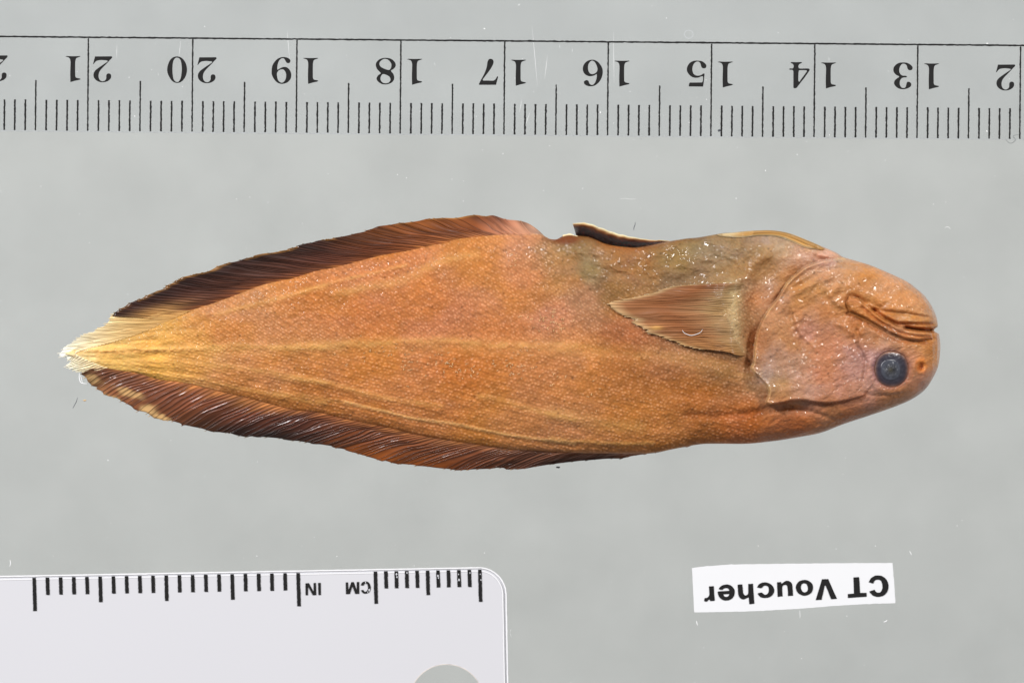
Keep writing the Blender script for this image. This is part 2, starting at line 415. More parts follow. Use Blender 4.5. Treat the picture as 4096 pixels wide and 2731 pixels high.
for n in range(11, 24):
    x = line_x(n); y = ruler_y(x)
    tick('centimetre_line', x + 1.2, y + 3.6, y + 374, 6.3, -3.3, cr, ZI)
    if n < 23:
        for k in range(1, 10):
            x = line_x(n + k / 10); y = ruler_y(x)
            if k == 5: tick('half_centimetre_tick', x, y + 173, y + 374, 6.3, -1.8, cr, ZI)
            else: tick('millimetre_tick', x, y + 251, y + 374, 7.2, -1.1, cr, ZI)
def numeral(ch, n, left):
    (ox, oy, k, lx), loops = GLY[ch]
    off = 0.0
    if ch in '12' and left: off = -116.5
    dx = line_x(n) - lx + off; dy = ruler_y(line_x(n)) - ruler_y(lx)
    L = [[(ox + p[0] / k + dx, oy + p[1] / k + dy) for p in catmull(g, 5, True)] for g in loops]
    flat('numeral', L, ZI, 1.2, M['ink'], cr)
for n in range(12, 23):
    a, b = str(n)
    numeral(a, n, False); numeral(b, n, True)
# moulded ring and scratches in the clear plastic
ring = [(2755 + 18 * math.cos(t), 138 + 17 * math.sin(t)) for t in np.linspace(0, 2 * math.pi, 40, endpoint=False)]
ring2 = [(2755 + 16.6 * math.cos(t), 138 + 15.6 * math.sin(t)) for t in np.linspace(0, 2 * math.pi, 40, endpoint=False)]
flat('mould_ring', [ring, ring2], ZI, 2.0, M['acrylic_edge'], cr)
y0, y1 = ruler_y(xl) + 376.5, ruler_y(xr) + 374.5
flat('lower_edge', [[(xl + 5, y0 + 1.2), (xr - 5, y1 + 1.2), (xr - 5, y1 + 2.4), (xl + 5, y0 + 2.4)]], 4, 12, M['acrylic_edge'], cr)
SCR = [((723,165),(716,228)),((1148,120),(1158,235)),((2128,105),(2150,345)),((2190,220),(2179,318)),((2088,395),(2078,450)),((2120,450),(2100,505)),((3315,228),(3316,245)),((2454,130),(2456,330)),((468,180),(466,235)),((2238,180),(2240,195)),((2290,195),(2288,212)),((1736,250),(1742,265)),((632,292),(634,304))]
for a, b in SCR:
    a = np.array(a, float); b = np.array(b, float); d = (b - a) / np.linalg.norm(b - a); nrm = np.array((-d[1], d[0])) * 0.55
    flat('scratch', [[tuple(a - nrm * .2), tuple(a * .5 + b * .5 - nrm), tuple(b - nrm * .2), tuple(b + nrm * .2), tuple(a * .5 + b * .5 + nrm), tuple(a + nrm * .2)]], RT + 1.6, 0.8, M['lint_white'], cr)

# ------------------------------------------------------------------ white ruler, lower left
SW = (2266.0 - 2301.0) / 1930.0
wy = lambda x: 2301.0 + SW * x
wr = empty('white_ruler', (float(plan(1000, 2500)[0]), float(plan(1000, 2500)[1]), 0.0))
tag(wr, 'white plastic ruler with rounded corner, punched hole and inch and centimetre ticks', 'ruler')
def ruler_outline(ins):
    r = 112.0 - ins
    cxn, cyn = 2029.0 - 112.0 - 2.0, wy(1920) + 112.0
    pts = [(-420.0 + ins, wy(-420) + ins)]
    for t in np.linspace(-math.pi / 2 - 0.018, 0.018, 18):
        pts.append((cxn + r * math.cos(t), cyn + r * math.sin(t)))
    pts += [(2027.0 + 0.0185 * (3380 - 2378) - ins, 3380.0 - ins), (-400.0 + ins, 3400.0 - ins)]
    return pts
def hole(rad): return [(1786 + rad * math.cos(t), 2804 + rad * math.sin(t)) for t in np.linspace(0, 2 * math.pi, 64, endpoint=False)]
flat('base_layer', [ruler_outline(0), hole(148)], 1.0, 14.0, M['grey_edge'], wr, bevel=2.0)
flat('outer_rim', [wob(ruler_outline(0.5), 0.35, 14), wob(ruler_outline(5.8), 0.35, 14)], 15.4, 2.6, M['white_edge'], wr)
flat('white_face', [wob(ruler_outline(15), 0.25, 16), hole(150)], 15.6, 6.0, M['white'], wr, bevel=1.0)
flat('inner_rim', [ruler_outline(14.0), ruler_outline(18.5)], 22.0, 0.8, M['white_edge'], wr)
h1 = [(p[0] + rng.normal(0, .7), p[1] + rng.normal(0, .7)) for p in hole(150.5)]
flat('hole_rim', [h1, hole(147.5)], 15.8, 7.0, M['hole_edge'], wr)
ZW = 23.2
def wtick(x, ln, k=0):
    return tick('tick_mark', x, wy(x) + 10.5, wy(x) + ln, 14.3, ln * 0.026, wr, ZW, r=0.4)
for k in range(21):
    x = 136.6 + (1192.6 - 136.6) * k / 20
    wtick(x, 143 if k in (0, 20) else (112 if k % 5 == 0 else 79))
for k in range(11):
    x = 1501.4 + (1919.0 - 1501.4) * k / 10
    wtick(x, 138 if k in (0, 10) else (108 if k == 5 else 78))
for ch in ('rI', 'rN', 'rC', 'rM'):
    ox, oy, k, loops = LET[ch]
    flat('letter', [[(ox + p[0] / k, oy + p[1] / k) for p in catmull(g, 5, True)] for g in loops], ZW, 1.2, M['ink'], wr)
# rubbed-off specks on the ink
for (x, y, r) in ((1586,2295,5),(1588,2306,4),(1628,2290,4),(1752,2302,5),(1754,2310,3.5),(1836,2318,5),(1834,2296,3),(1921,2295,3),(1880,2290,3),(1924,2318,3.5),(1462,2328,3.5),(1477,2358,5),(1471,2366,3)):
    r *= 0.75
    P = [(x + r * (0.6 + 0.5 * rng.random()) * math.cos(t), y + r * (0.8 + 0.9 * rng.random()) * math.sin(t)) for t in np.linspace(0, 2 * math.pi, 11, endpoint=False)]
    flat('worn_spot', [P], ZW + 1.6, 0.6, M['grey_edge'], wr)

# ------------------------------------------------------------------ paper label
lb = empty('paper_label', (float(plan(3170, 2350)[0]), float(plan(3170, 2350)[1]), 0.0))
tag(lb, 'small white paper label printed with upside-down black words, below the fish head', 'label')
LO = [(158,165),(300,148),(530,132),(1000,125),(1500,120),(2045,118),(2060,300),(2072,495),(1800,503),(1500,520),(1200,545),(800,568),(600,575),(180,582),(170,380)]
LO = [(2700 + x / 2.352, 2200 + y / 2.352) for x, y in LO]
flat('paper', [wob(LO, 0.35, 12)], 1.0, 5.0, M['paper'], lb)
for ch in ('C', 'T', 'V', 'o', 'u', 'c', 'h', 'e', 'r'):
    ox, oy, k, loops = LET[ch]
    flat('letter', [[(ox + p[0] / k + rng.normal(0, .25), oy + p[1] / k + rng.normal(0, .25)) for p in catmull(g, 5, True)] for g in loops], 7.2, 1.2, M['ink'], lb)

# ------------------------------------------------------------------ the fish
TOP = [(262,1412),(300,1398),(380,1378),(450,1358),(527,1334),(598,1308),(660,1280),(736,1250),(787,1232),(909,1191),(965,1170),(1057,1135),(1169,1112),(1261,1083),(1340,1068),(1434,1043),(1527,1020),(1621,1004),(1714,983),(1785,969),(1831,955),(1901,948),(1995,938),(2089,938),(2140,934),(2168,938),(2195,954),(2225,957),(2252,944),(2279,938),(2310,943),(2350,947),(2377,956),(2413,972),(2448,981),(2502,988),(2546,990),(2613,979),(2660,968),(2747,954),(2792,950),(2859,938),(2899,932),(2946,930),(3015,927),(3089,927),(3153,937),(3210,955),(3267,977),(3313,996),(3348,1012),(3371,1027),(3417,1041),(3474,1058),(3531,1081),(3583,1104),(3635,1130),(3686,1170),(3715,1204),(3735,1239),(3747,1270),(3754,1310),(3759,1350),(3762,1385)]
BOT = [(262,1416),(300,1432),(394,1470),(480,1485),(557,1497),(634,1520),(736,1533),(863,1563),(965,1586),(1067,1612),(1169,1638),(1289,1652),(1355,1670),(1467,1693),(1549,1709),(1620,1727),(1671,1739),(1779,1757),(1891,1775),(2034,1795),(2120,1801),(2222,1806),(2353,1812),(2455,1812),(2557,1814),(2634,1807),(2710,1792),(2802,1776),(2879,1774),(2986,1774),(3093,1764),(3195,1748),(3282,1731),(3371,1697),(3474,1663),(3572,1629),(3646,1597),(3698,1560),(3727,1520),(3750,1474),(3758,1434),(3762,1390)]
TC = catmull(TOP, 6); BC = catmull(BOT, 6)
TC = TC[np.argsort(TC[:, 0], kind='stable')]; BC = BC[np.argsort(BC[:, 0], kind='stable')]
y_top = lambda x: np.interp(x, TC[:, 0], TC[:, 1])
y_bot = lambda x: np.interp(x, BC[:, 0], BC[:, 1])
HX = np.array([240,300,500,700,1000,1400,1800,2200,2600,2900,3200,3400,3520,3600,3660,3700,3730,3750,3762], float)
HZ = np.array([13,22,40,62,96,140,176,212,246,288,315,322,318,312,300,280,250,204,60], float)
def thick(x): return np.interp(x, HX, HZ)
def rim_z(x): return 0.54 * thick(x) + 1.0

def R1(L): return [(2900 + 0.574 * p[0], 900 + 0.574 * p[1]) for p in L]
def R7(L): return [(2200 + 0.5102 * p[0], 1200 + 0.5102 * p[1]) for p in L]
def R6(L): return [(1100 + 0.5102 * p[0], 1400 + 0.5102 * p[1]) for p in L]
def R4(L): return [(200 + 0.5102 * p[0], 900 + 0.5102 * p[1]) for p in L]
def R3(L): return [(1200 + 0.4677 * p[0], 800 + 0.4677 * p[1]) for p in L]
def R2(L): return [(2100 + 0.4464 * p[0], 800 + 0.4464 * p[1]) for p in L]

OPE = R1([(830,228),(740,235),(650,255),(560,290),(500,335),(430,400),(370,500),(300,590),(250,680),(220,760),(205,850),(195,960),(180,990),(200,1030),(260,1090),(305,1160),(285,1230),(310,1252)])
OPE = [tuple(p) for p in catmull(OPE, 4)]
OPC = R1([(310,1252),(400,1238),(480,1222),(560,1222),(660,1238),(740,1240),(850,1222),(960,1192),(985,1165)])
OPC = [tuple(p) for p in catmull(OPC, 4)]
OPOLY = OPE + OPC + R1([(1100,1000),(1150,700),(1100,400),(1000,300)])
MAX_U = R1([(865,497),(930,510),(1000,570),(1100,650),(1200,700),(1265,720),(1350,732),(1440,742)])
MAX_L = R1([(845,540),(870,600),(960,640),(1050,690),(1150,750),(1250,790),(1350,803),(1450,792)])
MAXP = MAX_U + MAX_L[::-1]
# (points, width, height): negative cuts a crease, positive raises a fold
LINES_D = [
 (R1([(960,575),(1050,655),(1130,705),(1220,750),(1330,775),(1430,780)]), 7, -9),
 (R1([(1040,585),(1130,605),(1250,618),(1400,640)]), 7, -8),
 (R1([(1040,590),(1130,650),(1200,685),(1300,690),(1440,692)]), 7, -12),
 (R1([(1080,560),(1190,585),(1320,605),(1440,625)]), 9, 5),
 (R1([(1265,716),(1350,728),(1470,732)]), 8, -34),
 (R1([(1100,632),(1200,662),(1330,668),(1440,668)]), 9, 6),
 (R1([(920,735),(938,790),(930,840),(958,905),(982,960),(975,1015),(960,1080)]), 8, -11),
 (R1([(760,680),(850,720),(905,775),(935,820)]), 12, 8),
 (R1([(880,880),(900,950),(930,1010)]), 9, -4),
 (R1([(940,760),(1010,735),(1090,760),(1180,800),(1260,830)]), 14, 6),
 (R1([(850,620),(960,670),(1050,725),(1150,785),(1260,815),(1400,815)]), 8, -8),
 (R1([(370,500),(450,450),(560,400),(650,340),(760,300),(900,300),(1020,330)]), 10, -6),
 (R1([(440,430),(540,350),(660,300),(790,275),(950,285)]), 10, -5),
 (R1([(400,560),(500,470),(620,410),(740,370)]), 12, 5),
 (R1([(455,590),(465,660),(495,740),(530,820),(540,900)]), 8, -6),
 (R1([(480,600),(490,660),(520,740),(600,830),(640,880)]), 8, 5),
 (R1([(560,640),(545,720),(600,800)]), 8, -5),
 (R1([(780,440),(745,480),(760,530),(800,560)]), 14, 9),
 (R1([(700,500),(760,560),(850,640)]), 16, -5),
 (R1([(900,420),(1000,480),(1100,520),(1250,560),(1380,580)]), 18, 6),
 (R1([(880,480),(980,530),(1080,570)]), 9, -7),
 (R1([(410,1258),(580,1292),(700,1332),(830,1388)]), 10, -7),
 (R1([(340,1275),(480,1300),(600,1340),(760,1400)]), 18, -3),
 (R1([(980,1175),(1080,1190),(1200,1180)]), 9, -4),
 (R1([(1100,300),(1190,355),(1280,405)]), 10, -5),
 (R1([(1000,300),(1150,380),(1300,470)]), 20, 4),
 (R1([(640,165),(740,200),(820,232)]), 10, -10),
 (R1([(620,190),(700,215),(800,222)]), 9, 7),
 (R7([(1080,900),(1300,905),(1500,895),(1650,870),(1800,845),(2000,850)]), 15, -7),
 (R7([(0,1000),(300,1020),(600,1010),(900,960),(1100,930)]), 26, -7),
 (R7([(0,880),(200,915),(420,970),(700,1000)]), 30, 7),
 (R7([(0,1080),(200,1105),(500,1125),(800,1120)]), 10, 6),
 (R7([(0,1125),(250,1145),(500,1160)]), 12, -6),
 (R7([(850,500),(1100,540),(1350,560),(1550,560)]), 26, 6),
 (R7([(900,720),(1200,740),(1500,740)]), 40, -6),
 (R7([(0,330),(300,400),(600,440),(900,470)]), 26, -6),
 (R6([(550,405),(700,445),(900,490),(1050,530),(1200,552),(1400,577),(1600,620),(1800,660),(2000,690),(2350,732)]), 7, 6),
 (R6([(1400,600),(1600,645),(2000,720),(2350,760)]), 12, -7),
 (R6([(500,420),(900,515),(1200,575),(1350,600)]), 11, -5),
 (R6([(0,210),(370,250),(700,340),(1000,400),(1300,440)]), 14, 6),
 (R6([(0,255),(370,300),(600,370)]), 14, -5),
 (R6([(1600,360),(1800,400),(2000,460),(2350,540)]), 16, 5),
 (R6([(1700,470),(2000,540),(2350,610)]), 20, -5),
 (R6([(0,330),(300,370),(600,425)]), 12, 4),
 (R4([(300,1010),(600,985),(850,975),(1150,960),(1500,945),(1800,960),(2156,960)]), 12, 7),
 (R4([(500,1060),(800,1035),(1200,1020),(1600,1010)]), 14, -7),
 (R4([(500,870),(800,830),(1050,790),(1300,740),(1600,660),(1900,620)]), 14, -6),
 (R4([(620,900),(900,860),(1200,840)]), 16, 5),
 (R4([(600,1080),(900,1075),(1300,1100),(1700,1150),(2156,1240)]), 14, 7),
 (R4([(700,1120),(1000,1160),(1400,1190),(1800,1260),(2156,1320)]), 12, -6),
 (R4([(900,1170),(1200,1215),(1500,1280),(1800,1340),(2156,1400)]), 12, 5),
 (R4([(1300,700),(1700,600),(2000,520),(2156,480)]), 14, 6),
 (R4([(1150,690),(1450,600),(1700,520),(2000,430)]), 12, -5),
 (R3([(0,790),(300,700),(600,630),(900,560)]), 9, 6),
 (R3([(0,730),(300,650),(600,590),(900,520),(1200,460)]), 12, -6),
 (R3([(300,800),(600,740),(900,680),(1200,520),(1500,470)]), 24, 5),
 (R3([(0,600),(400,520),(800,430),(1200,350)]), 12, -6),
 (R3([(0,1240),(600,1220),(1200,1200),(1700,1240),(2350,1250)]), 18, 6),
 (R3([(0,1330),(500,1310),(1000,1290)]), 22, -6),
 (R3([(1650,360),(1660,400),(1640,440)]), 8, 6),
 (R3([(1780,440),(1800,500),(1785,570)]), 9, 8),
 (R3([(1960,230),(2060,290)]), 16, 10),
 (R3([(1980,400),(2000,480)]), 10, 5),
 (R2([(370,350),(400,420),(430,500)]), 5, 5),
 (R2([(340,440),(420,540),(560,590),(720,640),(850,740)]), 18, -10),
 (R2([(520,600),(650,690),(780,750),(900,790)]), 20, 8),
 (R2([(1350,480),(1420,520),(1250,590),(1130,650)]), 16, -11),
 (R2([(1420,430),(1600,400),(1750,380)]), 26, 8),
 (R2([(1130,660),(1300,600),(1500,530),(1650,480)]), 18, 7),
 (R2([(800,470),(950,520),(1150,520),(1350,480)]), 34, -12),
 (R2([(1400,690),(1600,660),(1850,650)]), 26, -7),
 (R2([(1880,720),(1980,690),(2080,560),(2200,470)]), 22, 9),
 (R2([(1850,800),(1870,900),(1890,1050),(1900,1200),(1905,1320)]), 60, 26),
 (R2([(2180,640),(2120,800),(2060,950),(2030,1100),(2020,1300)]), 52, -34),
 (R2([(1980,1420),(2010,1480)]), 14, -10),
]
EYE = (3566.0, 1477.0)

def scale_bumps(X, Y, seed, px, py, jit=0.46, rx=0.52, ry=0.42):
    """overlapping little scales on a staggered, jittered lattice; returns height 0..1 and a value per scale"""
    mid = 1398 + 0.00002 * (X - 1500)**2 * (X > 1500)
    k = np.where(Y < mid, 0.62, 0.24)                # rows run down-right, steeper above the midline
    A = Y - mid; wv = (vnoise(X / 160, Y / 110, 5, 9) - 0.5) * 14
    U = (X + 0.30 * A) / px
    W = (A - k * X + 0.55 * wv) / py
    r0 = np.floor(W).astype(int)
    best = np.zeros(X.shape); val = np.zeros(X.shape)
    for dr in (-1, 0, 1):
        r = r0 + dr
        sh = 0.5 * (r % 2)
        c0 = np.floor(U - sh).astype(int)
        for dc in (-1, 0, 1):
            c = c0 + dc
            j1 = _tab[(c + seed) % 256, (r + 31) % 256]; j2 = _tab[(r + seed + 77) % 256, c % 256]
            j3 = _tab[(c * 3 + r * 7 + seed) % 256, (r + 5 * c) % 256]
            du = U - sh - c - 0.5 + (j1 - 0.5) * jit
            dw = W - r - 0.5 + (j2 - 0.5) * jit
            h = np.exp(-((du / rx)**2 + (dw / ry)**2) * 1.6) * (0.35 + 0.95 * j3) * (1 - 0.45 * np.clip(du * 2, -1, 1))
            m = h > best
            best = np.where(m, h, best); val = np.where(m, j3, val)
    return best, val

def body_z(X, Y, fine=True):
    X = np.asarray(X, float); Y = np.asarray(Y, float)
    yt, yb = y_top(X), y_bot(X)
    ym = (yt + yb) / 2; hf = np.maximum((yb - yt) / 2, 1.0)
    v = np.clip((Y - ym) / hf, -1, 1)
    H = thick(X)
    # the belly side is slacker than the back
    skew = smooth01((X - 2050) / 300) * smooth01((3150 - X) / 300)
    vv = np.where(v < 0, np.abs(v) ** (1 - 0.12 * skew), np.abs(v))
    hb = smooth01((X - 3050) / 250)
    dome = np.maximum(1 - vv ** (2.5 + 1.5 * (v > 0) * smooth01((X - 2000) / 700) + 1.0 * hb), 0) ** 0.5
    dome = dome * (1 - 0.16 * skew * np.exp(-((v + 0.62) / 0.34)**2))
    z = rim_z(X) + 0.46 * H * dome
    edge = smooth01((1 - np.abs(v)) / 0.16)          # keep the outline itself calm
    edge_px = smooth01((1 - np.abs(v)) * hf / 16.0)
    for pts, wd, ht in LINES_D:
        P = np.array(pts); m = 3.2 * wd
        sel = (X > P[:, 0].min() - m) & (X < P[:, 0].max() + m) & (Y > P[:, 1].min() - m) & (Y < P[:, 1].max() + m)
        if sel.any():
            d = polydist(X[sel], Y[sel], catmull(pts, 4))
            z[sel] += ht * ((0.22 if ht < 0 else 0.4) if P[:, 0].max() < 1500 else 0.5 if P[:, 0].max() < 2900 and wd < 40 else 1.0) * np.exp(-(d / wd)**2) * edge_px[sel]
    # gill cover: a free edge standing off the flank
    sel = (X > 2850) & (X < 3560)
    if sel.any():
        xs, ys = X[sel], Y[sel]
        d = polydist(xs, ys, OPE); ins = inpoly(xs, ys, OPOLY)
        dc = polydist(xs, ys, OPC)
        up = smooth01(d / 6.0) * np.exp(-d / 190.0)
        dz = np.where(ins, 44 * up + 3.5 * np.exp(-((d - 8) / 5)**2), -42 * np.exp(-d / 52.0) * smooth01((1560 - ys) / 120))
        dz = dz + np.where(ins, 11 * smooth01(dc / 6.0) * np.exp(-dc / 60.0), -6 * np.exp(-dc / 22.0))
        z[sel] += dz * edge[sel] * smooth01((3560 - xs) / 260)
    # jaw bone and lips
    sel = (X > 3350) & (X < 3780) & (Y > 1150) & (Y < 1400)
    if sel.any():
        xs, ys = X[sel], Y[sel]
        d = polydist(xs, ys, MAXP + [MAXP[0]]); ins = inpoly(xs, ys, MAXP)
        z[sel] += np.where(ins, 17 * smooth01(d / 8.0), -13 * np.exp(-(d / 8)**2)) * edge_px[sel]
    # orbit and nostrils
    de = np.hypot((X - EYE[0]) / 1.0, (Y - EYE[1]) / 1.04)
    z += 7 * np.exp(-((de - 88) / 14)**2) - 20 * smooth01((74 - de) / 14)
    z -= 16 * np.exp(-(np.hypot((X - 3683) / 9, (Y - 1466) / 13))**2) * edge_px
    z += 5 * np.exp(-((np.hypot(X - 3683, Y - 1466) - 24) / 8)**2) * edge_px
    z -= 8 * np.exp(-(np.hypot((X - 3742) / 6, (Y - 1392) / 9))**2) * edge_px
    # soft unevenness
    z += (fbm(X / 150, Y / 90, 3, 3) - 0.5) * 11 * edge
    z += (fbm(X / 42, Y / 26, 3, 5) - 0.5) * 4.0 * edge_px
    bl = smooth01((X - 2230) / 120) * smooth01((1170 - Y) / 90) * smooth01((3080 - X) / 80)
    z += bl * (np.abs(fbm((X + 0.6 * Y) / 120, (Y - 0.35 * X) / 46, 3, 17) - 0.5) * -34 + 5 + (fbm(X / 26, Y / 20, 2, 19) - 0.5) * 7) * edge_px
    hd = smooth01((X - 3020) / 60)
    z += hd * (np.abs(fbm((X - 0.4 * Y) / 70, (Y + 0.5 * X) / 34, 3, 27) - 0.5) * -13 + 2) * edge_px
    if fine:
        head = smooth01((X - 3010) / 60)
        belly = smooth01((X - 2190) / 120) * smooth01((1190 - Y) / 110) * (1 - head)
        b1, v1 = scale_bumps(X, Y, 3, 15.0, 13.0)
        b2, v2 = scale_bumps(X * 1.3, Y * 1.3, 90, 12.0, 11.0)
        amp = 2.3 * (1 - head) * (1 - 0.6 * belly) * smooth01((X - 380) / 260)
        z += (b1 - 0.5) * amp * edge_px
        z += (b2 - 0.5) * (1.7 * head + 1.1 * belly) * edge_px
        z += (fbm(X / 9, Y / 7, 2, 9) - 0.5) * 2.4 * edge_px
        # tail flesh: fine streaks fanning along the rays
        tl = smooth01((900 - X) / 350)
        z += tl * 3.2 * (vnoise(X / 60, (Y - 1412) / (3.0 + 0.012 * X), 9, 4) - 0.5) * edge_px
        z += 9 * tl * np.exp(-((Y - (1398 + (X - 300) * -0.004)) / 9)**2) * (0.35 + 0.65 * np.exp(-((((X - 300) % 34) - 17) / 8)**2)) * smooth01((X - 300) / 120) * edge_px
    return z

CP = [  # colour of the skin at places on the fish
 (1500,1250,206,134,84),(1200,1400,206,140,80),(1800,1450,206,130,68),(2100,1120,208,140,84),(1900,1020,206,140,80),(2030,955,208,146,98),
 (2200,1250,206,142,98),(2300,1400,206,140,80),(2600,1500,200,140,84),(2800,1600,196,132,70),(2600,1700,198,134,72),(3000,1700,194,116,58),
 (3200,1690,194,114,58),(2500,1350,196,130,78),(2900,1480,176,130,78),(900,1350,206,142,88),(800,1400,222,166,96),(600,1420,224,172,90),
 (450,1420,230,188,112),(330,1410,242,218,164),(262,1414,248,238,210),(600,1330,216,166,92),(480,1370,228,188,118),(900,1200,206,146,90),(1000,1500,208,146,92),
 (1300,1600,198,132,76),(1000,1590,198,134,76),(1600,1650,200,132,72),(2000,1720,202,138,76),(2300,1770,196,136,84),(1300,1200,204,134,76),
 (1600,1100,206,134,76),(1750,1250,208,136,86),(2000,1350,208,134,72),(2150,1450,206,138,78),(1500,1480,208,138,72),(1700,1560,206,136,76),
 (2250,1060,176,130,78),(2300,1000,150,124,76),(2350,1080,152,132,86),(2440,1040,160,120,72),(2500,1050,166,118,70),(2600,1100,164,122,76),(2700,1050,156,128,82),
 (2800,1000,154,134,98),(2900,1030,158,134,100),(2700,1120,138,112,86),(2800,1100,150,122,92),(3000,1000,168,138,100),(3050,1060,180,140,98),(2480,1000,172,120,72),
 (2950,1100,168,134,94),(2450,1150,150,112,68),(2350,1180,182,130,84),(2280,1150,190,136,84),(3100,1100,188,142,96),(3200,985,214,168,128),(3320,1015,222,176,142),(3130,960,186,160,120),
 (3040,1200,200,140,84),(3020,1350,196,132,76),(2970,1300,200,168,118),(2940,1200,196,170,126),(2990,1440,176,130,88),
 (3300,1100,208,152,98),(3200,1120,204,146,88),(3100,1300,214,158,104),(3150,1450,194,150,110),(3080,1500,190,156,120),(3250,1300,208,150,114),(3300,1400,208,142,96),
 (3300,1500,208,142,98),(3400,1300,206,138,86),(3500,1150,212,148,86),(3600,1200,216,150,84),(3700,1260,218,156,94),(3500,1250,208,138,72),(3420,1220,206,140,78),
 (3450,1380,202,148,118),(3550,1380,198,148,122),(3640,1440,204,146,112),(3720,1400,218,148,82),(3690,1460,216,146,80),(3700,1520,198,142,106),(3600,1580,200,138,86),(3450,1600,196,136,96),
 (3300,1640,200,140,100),(3200,1570,206,156,114),(3420,1480,200,146,112),(3500,1440,196,150,126),(3480,1540,204,150,116),(3400,1680,196,122,66),
]
CP = np.array(CP, float)
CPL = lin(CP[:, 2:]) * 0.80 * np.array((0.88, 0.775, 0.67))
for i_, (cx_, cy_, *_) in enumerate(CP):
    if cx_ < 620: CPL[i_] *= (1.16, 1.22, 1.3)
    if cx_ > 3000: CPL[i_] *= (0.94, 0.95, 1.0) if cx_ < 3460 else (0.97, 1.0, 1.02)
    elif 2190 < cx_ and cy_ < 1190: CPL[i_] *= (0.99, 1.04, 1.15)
    elif cx_ > 2400 and cy_ < 1660: CPL[i_] *= (0.80, 0.72, 0.66)  # flank just behind the gill cover set darker
SPK = np.stack([rng.uniform(600, 3450, 260), rng.uniform(950, 1750, 260), rng.uniform(2.5, 4.5, 260)], 1)

PALE = [([(280,1409),(500,1403),(800,1397),(1150,1391),(1500,1386),(1900,1386),(2300,1395),(2650,1425),(2990,1495)], 34, 0.17),
 ([(280,1409),(500,1403),(800,1397),(1150,1391),(1350,1388)], 10, 0.25),
 ([(300,1404),(500,1400),(900,1392)], 10, 0.4)]
for pts, wd, ht in LINES_D:
    if ht > 0 and max(p[0] for p in pts) < 2900 and min(p[1] for p in pts) > 1010 and not (min(p[0] for p in pts) > 2150 and min(p[1] for p in pts) < 1200):
        PALE.append((pts, max(7, wd * 0.8), 0.26))

def wetness(X, Y):
    head = smooth01((X - 3000) / 60)
    belly = smooth01((X - 2150) / 150) * smooth01((1230 - Y) / 120) * (1 - head)
    W = 0.10 + 0.50 * head + 0.20 * belly
    W += 0.6 * np.exp(-(((X - 3660) / 120)**2 + ((Y - 1210) / 90)**2))
    W += 0.4 * np.exp(-(((X - 2120) / 90)**2 + ((Y - 975) / 60)**2))
    W += 0.14 * np.exp(-((Y - y_top(X) - 40) / 50)**2) * smooth01((X - 900) / 400)
    W -= 0.12 * smooth01((Y - 1520) / 120)
    W *= 0.75 + 0.5 * fbm(X / 120, Y / 80, 3, 71)
    return np.clip(W, 0.05, 1.0)

